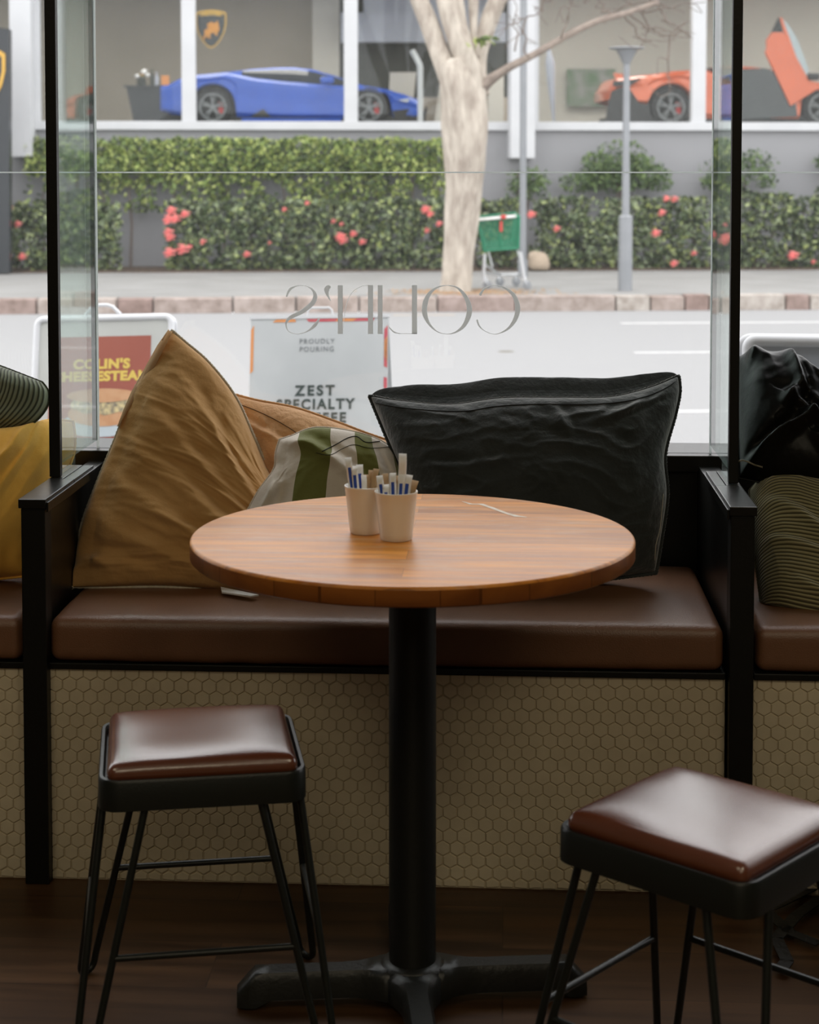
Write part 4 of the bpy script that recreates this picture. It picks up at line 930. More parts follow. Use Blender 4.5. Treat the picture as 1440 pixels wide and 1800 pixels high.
# desk with vase, bottles, box
dk = thing('reception_desk', 'black tapered desk behind the leftmost showroom window', 'desk', street(uat(270, 31.8), 32.1, ZF), SA)
def loc_s(t): return Matrix.Rotation(-SA, 4, 'Z') @ Matrix.Translation(-t.location)
offd = Vector((uat(270, 31.8), 32.1, ZF))
slab([(222, 153), (345, 153), (345, YF(31.8)), (238, YF(31.8))], 31.8, .7).build('desk_body', M['signblack'], dk, smooth=False, off=offd)
slab([(217, 150), (345, 150), (345, 153), (217, 153)], 31.75, .8).build('desk_top', M['signblack'], dk, smooth=False, off=offd)
ztop = at_v(270, 150, 31.8).z
def small(px, v=32.1): return Vector((uat(px, v), v, ztop))
q = small(249); vt = thing('flower_vase', 'dark vase of cream flowers on the black showroom desk', 'vase', street(q.x, q.y, q.z), SA)
MB().lathe([(0, 0), (.07, 0), (.09, .05), (.07, .14), (.075, .15), (0, .14)], 20).build('vase', M['dkgreen'], vt)
rnd = random.Random(3)
for i in range(6):
    a = rnd.uniform(0, 6.28); r = rnd.uniform(.03, .13); c = Vector((cos(a) * r, sin(a) * r, rnd.uniform(.17, .30)))
    MB().lathe([(0, -.04), (.03, -.03), (.045, 0), (.03, .03), (0, .035)], 8, c).build('blossom', M['paper'] if i % 3 else M['gold'], vt)
    if i < 4: MB().tube([(0, 0, .12), c * .6 + Vector((0, 0, .05)), c], .006, 5).build('stem', M['leafmid'], vt)
for px, h, r, m, nm, lab, cat in ((268, .32, .04, 'dkgreen', 'bottle', 'dark bottle beside the vase on the showroom desk', 'bottle'), (276, .26, .035, 'bluegrey', 'bottle', 'pale blue bottle right of the dark one on the showroom desk', 'bottle')):
    q = small(px); o = MB().lathe([(0, 0), (r, 0), (r, h * .6), (r * .4, h * .75), (r * .4, h), (0, h)], 14).build(nm, M[m]); o.location = street(q.x, q.y, q.z); tag(o, lab, cat)
q = small(291); o = MB().box(-.07, .07, -.05, .05, 0, .19).build('gift_box', M['sorange'], smooth=False, bevel=.006); o.location = street(q.x, q.y, q.z); o.rotation_euler = (0, 0, SA); tag(o, 'small orange box on the showroom desk', 'box')
# gold and black shield emblem hanging in the window
def shield(cx, cy, w, h, k=1.0):
    pts = []
    top = [(-.5, -.40), (-.42, -.45), (-.2, -.485), (0, -.5), (.2, -.485), (.42, -.45), (.5, -.40)]
    right = [(.5, -.15), (.44, .08), (.30, .30), (.12, .46), (0, .5)]
    for x, y in top + right + [(-x, y) for x, y in right[-2::-1]]: pts.append((cx + x * w * k, cy + y * h * k))
    return pts
def badge(px, py, w, h, v, lab, text=True):
    t = thing('shield_emblem', lab, 'emblem', EU * at_v(px, py, v).x + EV * v + Vector((0, 0, at_v(px, py, v).z)), SA); off = at_v(px, py, v)
    slab(shield(px, py, w, h), v, .05).build('gold_border', M['gold'], t, smooth=False, off=off)
    slab(shield(px, py + h * .005, w, h, .90), v - .008, .05).build('black_field', M['signblack'], t, smooth=False, off=off)
    # bull: head down, charging
    B = [(-.28, .22), (-.20, .10), (-.23, .02), (-.10, -.04), (-.13, -.14), (.02, -.22), (.06, -.17), (.18, -.19), (.20, -.26), (.24, -.16), (.27, -.02), (.24, .06), (.18, .08), (.24, .16), (.12, .12), (.10, .06), (.0, .10), (-.06, .16), (.02, .20), (-.10, .22), (-.14, .14), (-.20, .20), (-.20, .26)]
    slab([(px + x * w, py + y * h + h * .02) for x, y in B], v - .016, .03).build('bull_figure', M['orgold'], t, smooth=False, off=off)
    slab([(px - .40 * w, py - .32 * h), (px - .40 * w, py - .385 * h), (px, py - .43 * h), (px + .40 * w, py - .385 * h), (px + .40 * w, py - .32 * h), (px, py - .365 * h)], v - .014, .02).build('gold_band', M['gold'], t, smooth=False, off=off) if not text else None
    if text:
        s = at_v(px + 1, py, v).x - at_v(px, py, v).x
        text_mb('LAMBORGHINI', h * .115 * s, lambda x, y, d: Vector((at_v(px, py, v).x + x, v - .016 - d, at_v(px, py - h * .36, v).z + y - abs(x) * .08)), .01, .006, sx=w * .0114 / (h * .0143) * 1.12).build('badge_lettering', M['gold'], t, smooth=False, off=off)
    return t
badge(371, 51, 54, 68, 29.25, 'gold and black shield emblem hanging behind the showroom glass above the blue car')
# dark pylon sign at the left edge
vp = 27.2; q = at_v(-40, 200, vp); tp = thing('pylon_sign', 'dark pylon sign with gold rimmed shield at the left edge', 'sign', street(q.x, vp, ZP), SA); offp = Vector((q.x, vp, ZP))
slab([(-140, 30), (16, 51), (17, 480), (-140, 480)], vp, .25).build('sign_panel', M['signblack'], tp, smooth=False, off=offp)
slab(shield(-42, 142, 102, 118), vp - .03, .03).build('gold_rim', M['gold'], tp, smooth=False, off=offp)
slab(shield(-42, 142, 102, 118, .88), vp - .035, .03).build('shield_field', M['signblack'], tp, smooth=False, off=offp)
# showroom ceiling lamps
for uu in (-7, -1, 5, 11):
    area('showroom_lamp', street(uu, 31.0, 4.85), 3.0, 150, (1, .97, .92), (0, 0, SA), 2.5)

# ---- cars
def car(name, lab, paint, L, Wd, prof_deck, prof_roof, zlow, wheels, wr, cx_px, v_near, wheel_px_y, rimmat, nose_shift=0):
    """prof_deck / prof_roof: lists of (x, z) from rear to front, metres"""
    u0 = uat(cx_px, v_near); t = thing(name, lab, 'car', street(u0, v_near + Wd / 2, ZF), SA, None)
    def interp(p, x):
        if x <= p[0][0]: return p[0][1]
        for (a, b), (c, d) in zip(p, p[1:]):
            if x <= c: k = (x - a) / (c - a); k = k * k * (3 - 2 * k) * .35 + k * .65; return b + (d - b) * k
        return p[-1][1]
    x0, x1 = -L / 2, L / 2; N = 150; hw = Wd / 2
    body = MB(); rows = []
    for i in range(N + 1):
        x = x0 + L * i / N; e = min(1, (x - x0) / .25, (x1 - x) / .7); w_ = hw * (.78 + .22 * max(0, e) ** .45)
        w_ *= 1 - .035 * math.exp(-((x - .1) / .6) ** 2)
        zd = interp(prof_deck, x); zl = interp(zlow, x)
        for wx in wheels:
            rr = wr + .045; dx = abs(x - wx)
            if dx < rr: zl = max(zl, wr + sqrt(rr * rr - dx * dx))
        zs = zd - .05; zl = min(zl, zs - .03)
        row = [(w_ * .93, zl), (w_, zl + (zs - zl) * .12), (w_ * 1.0, zl + (zs - zl) * .35), (w_ * .965, zl + (zs - zl) * .62), (w_ * .99, zl + (zs - zl) * .8), (w_ * .96, zs), (w_ * .86, zd), (w_ * .5, zd + .012), (0, zd + .018)]
        rows.append([(x, -y, z) for y, z in row] + [(x, y, z) for y, z in row[-2::-1]])
    k = len(rows[0]); vs = [p for r in rows for p in r]
    fs = [(i * k + q, i * k + q + 1, (i + 1) * k + q + 1, (i + 1) * k + q) for i in range(N) for q in range(k - 1)] + [tuple(range(k)), tuple(range(N * k + k - 1, N * k - 1, -1))]
    body.add(vs, fs).build('body', paint, t, ang=35)
    rx0, rx1 = prof_roof[0][0], prof_roof[-1][0]; cab = MB(); rows = []; mi = []
    for i in range(61):
        x = rx0 + (rx1 - rx0) * i / 60; zr = interp(prof_roof, x); zb = interp(prof_deck, x) - .03; h = max(.004, zr - zb); wb = hw * .84; wt = hw * (.84 - .30 * min(1, h / .4))
        row = [(wb, zb), (wb * .55 + wt * .45, zb + h * .5), (wt * 1.03, zb + h * .84), (wt * .92, zb + h * .97), (0, zb + h * 1.03)]
        rows.append([(x, -y, z) for y, z in row] + [(x, y, z) for y, z in row[-2::-1]])
    k = len(rows[0]); vs = [p for r in rows for p in r]; fs = []
    for i in range(60):
        for q in range(k - 1):
            fs.append((i * k + q, i * k + q + 1, (i + 1) * k + q + 1, (i + 1) * k + q)); x = rx0 + (rx1 - rx0) * (i + .5) / 60; f = (i + .5) / 60
            side = q in (0, 1, k - 2, k - 3); glassy = side and .20 < f < .93 or (q in (3, 4) and f > .66)
            mi.append(1 if glassy else 0)
    cab.add(vs, fs); cab.mi = mi; cab.build('cabin', [paint, M['carglass']], t, ang=40)
    MB().box(x0 + .12, x1 - .15, -hw * .93, hw * .93, .10, .20).build('underbody', M['plastic'], t, smooth=False)
    for wx in wheels:
        for sy in (-1, 1):
            MB().lathe([(0, -.02), (wr + .04, -.02), (wr + .04, .02), (0, .02)], 28, (wx, sy * (hw - .30), wr + .0), axis='Y').build('wheel_well', M['plastic'], t, ang=30)
    for wx in wheels:
        for sy in (-1, 1):
            c = (wx, sy * (hw - .13), wr); s = sy
            wo = MB().lathe([(wr * .68, -.11), (wr * .93, -.12), (wr, -.08), (wr, .08), (wr * .93, .12), (wr * .68, .11), (wr * .66, 0), (wr * .68, -.11)], 36, c, axis='Y', cap=False).build('wheel', M['tyre'], t, ang=40)
            #rm = MB(); rm.lathe([(wr * .70, .10), (wr * .70, .115), (wr * .62, .115), (wr * .62, .10)], 30, (c[0], c[1] , c[2]), axis='Y'); rm.lathe([(0, -.03), (wr * .66, -.03), (wr * .66, -.02), (0, -.02)], 30, c, axis='Y')
            rm = MB(); rm.lathe([(wr * .60, s * .09), (wr * .70, s * .09), (wr * .70, s * .118), (wr * .62, s * .118), (wr * .60, s * .09)], 30, c, axis='Y', cap=False)
            for j in range(5):
                for da in (-.16, .16):
                    a = 2 * pi * j / 5 + .3; p0 = Vector((c[0] + .03 * cos(a), c[1] + s * .085, c[2] + .03 * sin(a))); p1 = Vector((c[0] + wr * .64 * cos(a + da), c[1] + s * .105, c[2] + wr * .64 * sin(a + da)))
                    rm.tube([p0, p1], [.018, .014], 6)
            rm.lathe([(0, s * .06), (.045, s * .06), (.045, s * .108), (0, s * .108)], 14, c, axis='Y')
            rm.build('rim', rimmat, wo, ang=40)
            MB().box(c[0] + wr * .28, c[0] + wr * .52, c[1] + s * .02, c[1] + s * .07, c[2] - wr * .32, c[2] + wr * .25).build('brake_caliper', M['calred'], wo, smooth=False)
    return t, u0
MPX = (at_v(612, 200, 29.6).x - at_v(511, 200, 29.6).x) / 101
def pz(py): return at_v(511, py, 29.6).z - ZF
bl_deck = [(-2.1, .70), (-1.85, pz(138)), (-1.55, pz(131)), (-1.1, pz(127)), (-.5, pz(138)), (0, pz(143)), (.5, pz(147)), (.9, pz(150)), (1.3, pz(150)), (1.6, pz(155)), (1.9, pz(163)), (2.15, pz(172)), (2.36, pz(184))]
bl_roof = [(-1.35, pz(129)), (-1.0, pz(124)), (-.6, pz(118.5)), (-.2, pz(115.5)), (.05, pz(115)), (.35, pz(118)), (.65, pz(127)), (.95, pz(137)), (1.25, pz(148))]
bcar, bu = car('blue_sports_car', 'low blue sports car parked side-on behind the showroom glass', M['blue'], 4.42, 1.92, bl_deck, bl_roof,
               [(-2.3, .30), (-1.9, .20), (0, .14), (1.8, .14), (2.3, .18)], (-1.315, 1.33), .335, 511, 29.6, 190, M['rim'])
bcar.name = 'sports_car'
def on_side(px, py): return Vector(((px - 511) * MPX, -.965, at_v(px, py, 29.6).z - ZF))
def side_poly(pts, th, f=on_side): mb = MB(); A = [f(x, y) for x, y in pts]; n = len(A); return mb.add([a + Vector((0, .03, 0)) for a in A] + [a + Vector((0, -th, 0)) for a in A], [tuple(range(n)), tuple(range(2 * n - 1, n - 1, -1))] + [(i, (i + 1) % n, (i + 1) % n + n, i + n) for i in range(n)])
side_poly([(441, 205), (463, 191), (476, 205)], .01).build('side_intake', M['plastic'], bcar, smooth=False)
side_poly([(425, 208), (600, 208), (600, 215), (425, 215)], .012).build('side_skirt', M['blue'], bcar, smooth=False)
mr = MB(); mr.add([], []); rb = rbox(.24, .14, .12, .05, (8, 6, 6)); rb.build('wing_mirror', M['blue'], bcar, weld=True, ang=180).location = (.62, -.98, pz(141))
side_poly([(672, 208), (742, 204), (750, 186), (752, 192), (748, 214), (676, 216)], .02).build('front_splitter', M['plastic'], bcar, smooth=False)
side_poly([(700, 176), (722, 173), (716, 180)], .012).build('headlight', M['chrome'], bcar, smooth=False)
side_poly([(690, 195), (720, 191), (712, 206), (694, 207)], .015).build('front_intake', M['plastic'], bcar, smooth=False)

def pzo(py): return at_v(1310, py, 29.6).z - ZF
ox = lambda px: (px - 1310) * MPX
or_deck = [(ox(1068), pzo(158)), (ox(1082), pzo(138)), (ox(1100), pzo(135)), (ox(1140), pzo(131)), (ox(1190), pzo(124)), (ox(1240), pzo(121)), (ox(1290), pzo(140)), (ox(1340), pzo(150)), (ox(1400), pzo(152)), (ox(1440), pzo(150)), (ox(1500), pzo(163)), (ox(1545), pzo(185))]
or_roof = [(ox(1195), pzo(124)), (ox(1240), pzo(118)), (ox(1290), pzo(113)), (ox(1330), pzo(113)), (ox(1370), pzo(118)), (ox(1400), pzo(130)), (ox(1430), pzo(149))]
ocar, ou = car('sports_car', 'orange sports car with its door swung up, behind the right showroom windows', M['orange'], 4.66, 1.95, or_deck, or_roof,
               [(-2.4, .50), (-2.0, .42), (-1.7, .40), (-.6, .14), (2.3, .16)], (ox(1176), ox(1452)), .35, 1310, 29.6, 190, M['rim'])
def on_so(px, py): return Vector(((px - 1310) * MPX, -.98, at_v(px, py, 29.6).z - ZF))
side_poly([(1068, 160), (1096, 150), (1118, 181), (1137, 184), (1137, 214), (1058, 214), (1060, 196)], .02, on_so).build('rear_diffuser', M['plastic'], ocar, smooth=False)
side_poly([(1072, 142), (1094, 142), (1122, 136), (1104, 150), (1070, 152)], .03, on_so).build('tail_vent', M['plastic'], ocar, smooth=False)
side_poly([(1071, 128), (1094, 131), (1094, 139), (1074, 137)], .02, on_so).build('rear_spoiler', M['orange'], ocar, smooth=False)
side_poly([(1293, 122), (1345, 120), (1372, 128), (1398, 150), (1405, 205), (1300, 210)], .012, on_so).build('door_opening', M['carglass'], ocar, smooth=False)
dr = side_poly([(1376, 57), (1356, 57), (1346, 71), (1347, 84), (1344, 92), (1391, 187), (1440, 157), (1470, 165), (1468, 150), (1421, 141)], .05, on_so).build('raised_door', M['orange'], ocar, smooth=False, bevel=.01)
side_poly([(1356, 57), (1369, 31), (1376, 57)], .045, on_so).build('door_tip', M['plastic'], dr, smooth=False)
side_poly([(1373, 32), (1385, 42), (1402, 68), (1424, 122), (1421, 139), (1398, 100), (1379, 62)], .03, on_so).build('door_window', M['plateprint'], dr, smooth=False)
side_poly([(1369, 31), (1374, 32), (1400, 100), (1424, 142), (1418, 142), (1390, 98)], .055, on_so).build('door_frame', M['orange'], dr, smooth=False)
rbox(.22, .14, .13, .05, (8, 6, 6)).build('wing_mirror', M['plastic'], ocar, weld=True, ang=180).location = on_so(1432, 135) + Vector((0, -.05, 0))

# ------------------------------------------------------------------ hedges
def leaves(pts, size, rnd, up=.4):
    mb = MB()
    V, Fc = mb.v, mb.f
    for p, sc_ in pts:
        n = Vector((rnd.gauss(0, 1), rnd.gauss(0, 1) - .7, rnd.gauss(0, 1) + up)).normalized()
        a = n.orthogonal().normalized(); a = (Matrix.Rotation(rnd.uniform(0, 6.28), 3, n) @ a); b = n.cross(a); s = size * sc_ * rnd.uniform(.7, 1.3)
        k = len(V); d = n * (s * .12)
        V += [tuple(p - a * s), tuple(p + b * s * .5 - d - a * s * .1), tuple(p + a * s), tuple(p - b * s * .5 - d - a * s * .1)]
        Fc += [(k, k + 1, k + 2), (k, k + 2, k + 3)]; mb.mi += [0, 0]
    return mb
def hedge(name, lab, cat, px0, px1, py_top, py_bot, v, dep, n, size, m, seed, group, dens=None, topwave=.05, flowers=(), stems=8, base_py=475, gaps=None):
    rnd = random.Random(seed); a, b = at_v(px0, py_top, v), at_v(px1, py_bot, v); u0, u1, zt, zb = a.x, b.x, a.z, b.z; cu = (u0 + u1) / 2
    t = thing(name, lab, cat, street(cu, v + dep / 2, ZP + .03), SA, group); off = Vector((cu, v + dep / 2, ZP + .03)); pts = []
    while len(pts) < n:
        fu, fz, fv = rnd.random(), rnd.random(), rnd.random()
        u_ = u0 + (u1 - u0) * fu; top = zt + topwave * (noise.noise(Vector((u_ * 2.1 + seed, 0, 0))) + .5 * noise.noise(Vector((u_ * 6.3, seed, 0))))
        z = zb + (top - zb) * fz
        e = min(1, (u_ - u0) / .18, (u1 - u_) / .18)
        if rnd.random() > .35 + .65 * e: continue
        hole = noise.noise(Vector((u_ * 3.1 + seed, z * 3.1, 1.7)))
        if dens and rnd.random() > dens(fu, fz, hole): continue
        if not dens and hole < -.32 and rnd.random() < .75: continue
        bul = 1 - .5 * abs(2 * fz - 1) ** 3; vv = v + dep * (.5 - .5 * bul + fv ** 1.6 * .8 * bul)
        vv += .14 * noise.noise(Vector((u_ * 4, z * 4, seed)))
        pts.append((Vector((u_, vv, z)), 1.0))
    leaves(pts, size, rnd).build('foliage', m, t, smooth=False, off=off)
    for i in range(stems):
        su = u0 + (u1 - u0) * (i + .5 + rnd.uniform(-.3, .3)) / stems; z1 = ZP + (zt - ZP) * rnd.uniform(.6, .85)
        MB().tube([(su, v + dep * .6, ZP), (su + rnd.uniform(-.08, .08), v + dep * .55, (ZP + z1) / 2), (su + rnd.uniform(-.15, .15), v + dep * .5, z1)], [.022, .018, .01], 6).build('stem', M['twig'], t, off=off)
    for fx, fy, fs in flowers:
        c = at_v(fx, fy, v - .04); mb = MB()
        for j in range(9):
            a = 2.4 * j; r = fs * .5 * (j / 9) ** .5; cc = c + Vector((cos(a) * r, rnd.uniform(-.03, .03), sin(a) * r)); R_ = fs * .36
            mb.lathe([(0, -R_ * .4), (R_ * .8, -R_ * .1), (R_, R_ * .25), (0, R_ * .1)], 7, cc)
        mb.build('flower', M['petal'], t, off=off, ang=180)
    return t
HG = 'flowering hedges along the showroom wall'
updens = lambda fu, fz, h: (1.0 if fz > .50 else (.25 + .5 * fz) * (1 if h > -.12 else .12))
hedge('tall_hedge', 'tall clipped lime-green hedge under the showroom windows, left of the tree', 'hedge', 40, 792, 243, 372, 28.40, .40, 11500, .050, M['leaflime'], 11, None, updens, .09, stems=14)
hedge('flowering_hedge', 'dark flowering hedge at the far left, beside the pylon sign', 'hedge', -120, 212, 357, 474, 27.70, .45, 4400, .056, M['leafdark'], 12, HG, None, .08,
      [(14, 366, .11), (31, 394, .10), (4, 403, .12), (39, 451, .12), (-40, 400, .1)])
hedge('flowering_hedge', 'dark flowering hedge between the bare gap and the tree trunk', 'hedge', 288, 790, 353, 474, 27.70, .45, 7000, .056, M['leafdark'], 13, HG, None, .10,
      [(301, 370, .13), (296, 386, .15), (309, 384, .14), (325, 376, .12), (296, 408, .13), (299, 417, .12), (298, 444, .16), (321, 438, .17), (333, 434, .08), (357, 425, .09), (434, 447, .10), (540, 357, .07),
       (500, 368, .07), (598, 416, .14), (603, 422, .13), (621, 411, .10), (637, 425, .10), (748, 368, .13), (756, 376, .10), (772, 393, .09), (751, 405, .08), (586, 389, .07), (600, 394, .06), (474, 427, .05)])
hedge('flowering_hedge', 'narrow flowering hedge behind the green shopping cart', 'hedge', 838, 916, 354, 470, 27.70, .45, 1300, .056, M['leafdark'], 14, HG, lambda fu, fz, h: .2 + .8 * fz, .06, [(885, 380, .10)])
hedge('flowering_hedge', 'dark flowering hedge around the lamp post on the right', 'hedge', 936, 1252, 348, 470, 27.70, .45, 4400, .056, M['leafdark'], 15, HG, None, .05,
      [(934, 377, .12), (979, 402, .10), (1172, 349, .10), (1186, 350, .10), (1164, 374, .11), (1153, 410, .13), (1185, 463, .11), (1220, 445, .08)])
hedge('flowering_hedge', 'dark flowering hedge at the right edge beyond the glass screen', 'hedge', 1270, 1580, 340, 470, 27.70, .45, 4300, .056, M['leafdark'], 16, HG, None, .14, [(1394, 449, .15), (1430, 460, .07)])
def shrub(lab, cx, cy, rx, ry, n, seed):
    rnd = random.Random(seed); v = 28.60; c = at_v(cx, cy, v); ru = rx * v / F; rz = ry * v / F; t = thing('leafy_shrub', lab, 'shrub', street(c.x, v, ZP), SA, 'loose shrubs on the showroom wall'); off = Vector((c.x, v, ZP)); pts = []
    bl = [(rnd.uniform(-.75, .75), rnd.uniform(-.6, .6), rnd.uniform(.25, .5)) for _ in range(11)] + [(0, 0, .6), (-.2, -.2, .5), (.3, .1, .5)]
    while len(pts) < n:
        bx, bz, br = rnd.choice(bl); a = rnd.uniform(0, 6.28); r = br * rnd.random() ** .5
        x, z = bx + cos(a) * r, bz + sin(a) * r; pts.append((Vector((c.x + x * ru, v - .1 + rnd.uniform(-.22, .22), c.z + z * rz)), 1))
    leaves(pts, .040, rnd).build('foliage', M['leafmid'], t, smooth=False, off=off)
    for i in range(4):
        MB().tube([(c.x + rnd.uniform(-.1, .1), v, ZP), (c.x + rnd.uniform(-.2, .2), v, c.z - rz * .4), (c.x + rnd.uniform(-.5, .5) * ru, v - .05, c.z + rz * .3)], [.02, .016, .008], 6).build('stem', M['twig'], t, off=off)
shrub('loose rounded shrub behind the lamp post', 1085, 297, 96, 52, 2500, 31)
shrub('loose shrub beyond the right glass screen', 1296, 300, 66, 42, 1100, 32)
shrub('sparse shrub behind the thin signpost', 925, 318, 42, 40, 520, 33)
shrub('shrub partly cut by the right edge of the view', 1470, 285, 45, 38, 500, 34)
# rock and leaf litter
q = at_v(946, 470, 27.5); o = rbox(.34, .26, .30, .1, (10, 8, 8), lambda p, n: n * .05 * noise.noise(p * 5)).build('garden_rock', M['rock'], weld=True, ang=30); o.location = street(q.x, q.y, ZP + .17); tag(o, 'sandstone rock at the foot of the signpost', 'rock')
rnd = random.Random(8); pts = []
c0 = at_z(815, 512, ZP); cu, cv = c0.dot(EU), c0.dot(EV)
for i in range(900):
    pts.append((Vector((cu + rnd.gauss(0, .5), cv + rnd.uniform(-.7, .25), ZP + .012)), 1))
o = leaves(pts, .03, rnd, 6).build('leaf_litter', M['litter'], smooth=False); o.rotation_euler = (0, 0, SA); tag(o, 'brown fallen leaves scattered round the tree base', 'leaf litter', kind='stuff')

# ------------------------------------------------------------------ tree
VT = 23.0
def T3(px, py, dv=0): return at_v(px, py, VT + dv)
tc0 = T3(803, 512); tr = thing('street_tree', 'bare pale-barked tree standing on the far footpath', 'tree', street(tc0.x, VT, ZP), SA); offt = Vector((tc0.x, VT, ZP))
def catm(P, R, k=5):
    P = [Vector(p) for p in P]; o, r = [], []
    for i in range(len(P) - 1):
        p0, p1, p2, p3 = P[max(0, i - 1)], P[i], P[i + 1], P[min(len(P) - 1, i + 2)]
        for j in range(k):
            x = j / k; o.append(.5 * ((2 * p1) + (p2 - p0) * x + (2 * p0 - 5 * p1 + 4 * p2 - p3) * x * x + (3 * p1 - p0 - 3 * p2 + p3) * x ** 3)); r.append(R[i] + (R[i + 1] - R[i]) * x)
    o.append(P[-1]); r.append(R[-1]); return o, r
PXM = VT / F
def limb(pp, name, m, wob=.12, seg=20, seed=0, mb=None, k=6):
    P, R_ = catm([T3(x, y, dv) for x, y, w_, dv in pp], [w_ / 2 * PXM for x, y, w_, dv in pp], k)
    g = mb or MB(); g.tube(P, R_, seg, wob=wob, seed=seed)
    if mb is None: return g.build(name, m, tr, off=offt, ang=180)
tm = MB()
limb([(802, 516, 66, 0), (804, 495, 60, 0), (807, 440, 56, 0), (812, 380, 58, 0), (816, 330, 62, 0), (817, 280, 70, 0), (816, 220, 76, 0), (814, 180, 74, 0), (806, 140, 66, 0), (797, 110, 56, .05)], '', None, .13, 32, 1, tm, 8)
limb([(838, 250, 22, -.05), (842, 205, 26, -.06), (836, 160, 36, -.05), (826, 125, 42, -.03), (812, 90, 38, -.02), (796, 45, 34, 0), (785, 0, 34, .03), (776, -60, 32, .1), (770, -200, 26, .2), (750, -380, 16, .3)], '', None, .1, 22, 3, tm, 8)
limb([(800, 170, 40, .02), (783, 120, 36, .05), (766, 75, 33, .1), (752, 35, 32, .12), (738, 0, 30, .16), (720, -50, 28, .2), (680, -180, 20, .3), (650, -330, 10, .4)], '', None, .1, 20, 5, tm, 8)
limb([(838, 170, 30, .08), (828, 110, 26, .12), (814, 60, 24, .15), (806, 20, 23, .18), (800, -50, 22, .2), (806, -200, 16, .3), (800, -330, 8, .3)], '', None, .1, 18, 7, tm, 8)
limb([(846, 168, 30, .12), (842, 130, 26, .16), (843, 95, 26, .2), (852, 60, 30, .22), (864, 25, 32, .25), (880, -10, 30, .25), (900, -60, 26, .3), (950, -190, 20, .4), (980, -350, 11, .5)], '', None, .1, 18, 9, tm, 8)
limb([(838, 100, 10, .1), (833, 60, 14, .15), (832, 20, 18, .2), (834, -50, 20, .25), (850, -200, 14, .3), (852, -340, 7, .3)], '', None, .1, 14, 10, tm, 8)
tm.build('trunk', M['bark'], tr, off=offt, ang=180)
limb([(842, 160, 22, -.02), (856, 145, 20, -.1), (880, 128, 15, -.2), (900, 116, 14, -.3), (940, 96, 12, -.4), (1000, 62, 11.5, -.5), (1050, 38, 11, -.6), (1100, 24, 10, -.6), (1158, 4, 9, -.6)], 'branch', M['bark2'], .2, 12, 4, k=6)
rnd = random.Random(4)
for (sx, sy, ex_, ey) in [(1100, 22, 1190, 50), (1120, 12, 1178, 60), (1060, 30, 1175, -10), (985, 70, 1010, -5), (930, 100, 900, 20), (1150, 2, 1215, 60), (1090, 20, 1150, 70), (905, 90, 905, 0), (920, 60, 960, -10), (1178, 60, 1172, 165), (1130, 20, 1230, 5), (1075, 35, 1040, -8)]:
    pts = []; n = 7
    for i in range(n):
        k = i / (n - 1); pts.append((sx + (ex_ - sx) * k + rnd.uniform(-7, 7) * (i > 0), sy + (ey - sy) * k + rnd.uniform(-6, 6) * (i > 0) + 14 * sin(pi * k) * (1 if ey > sy else -.3), 3.2 - 2.0 * k, -.5 + rnd.uniform(-.1, .1)))
    o = MB(); limb(pts, 'twig', M['twig'], 0, 6, 2, o, 3)
    for j in range(3):
        a = pts[rnd.randrange(2, n)]; limb([(a[0], a[1], 1.8, a[3]), (a[0] + rnd.uniform(-25, 25), a[1] + rnd.uniform(-10, 18), 1.4, a[3]), (a[0] + rnd.uniform(-45, 45), a[1] + rnd.uniform(-15, 30), 1.0, a[3])], '', None, 0, 5, 1, o, 3)
    o.build('twig', M['twig'], tr, off=offt, ang=180)
pts = [(T3(rnd.gauss(852, 12), rnd.gauss(73, 4), -.3), 1) for _ in range(26)]
leaves(pts, .06, rnd).build('green_sprout', M['leaflime'], tr, smooth=False, off=offt)

# ------------------------------------------------------------------ lamp post, signpost, shopping cart
q = at_z(1099, 511, ZP); vL = q.dot(EV); uL = q.dot(EU); lp = thing('street_lamp', 'pale grey pedestrian lamp post with an upturned cone head', 'lamp post', street(uL, vL, ZP), SA)
def zl(py): return at_v(1099, py, vL).z - ZP
s = vL / F
MB().lathe([(0, 0), (12.5 * s, 0), (12.5 * s, zl(381)), (9 * s, zl(378)), (0, zl(378))], 24).build('base_sleeve', M['steel'], lp, ang=35)
MB().lathe([(0, zl(379)), (7.2 * s, zl(379)), (5.6 * s, zl(112)), (0, zl(112))], 20).build('pole', M['steel'], lp, ang=35)
MB().lathe([(0, zl(114)), (6 * s, zl(113)), (8.5 * s, zl(108)), (19 * s, zl(88)), (31 * s, zl(86)), (32 * s, zl(84.5)), (29 * s, zl(83)), (0, zl(81))], 40).build('lamp_head', M['steel'], lp, ang=35)
q = at_z(919, 486, ZP); vS, uS = q.dot(EV), q.dot(EU)
sp = thing('signpost', 'thin galvanised signpost between the tree and the lamp post', 'post', street(uS, vS, ZP), SA); s2 = vS / F
MB().lathe([(0, 0), (6.2 * s2, 0), (6.2 * s2, 6.0), (0, 6.0)], 18).build('pole', M['steel'], sp, ang=35)
MB().lathe([(0, 0), (9 * s2, 0), (9 * s2, .26), (0, .26)], 18).build('base_clamp', M['steel'], sp, ang=35)

q = at_z(886, 506, ZP); vC, uC = q.dot(EV), q.dot(EU); ct = thing('shopping_cart', 'green plastic shopping cart standing beside the tree', 'shopping cart', street(uC, vC, ZP), SA)
offc = Vector((uC, vC, ZP))
def K(px, py, dv=0): r = at_v(px, py, vC + dv); return r
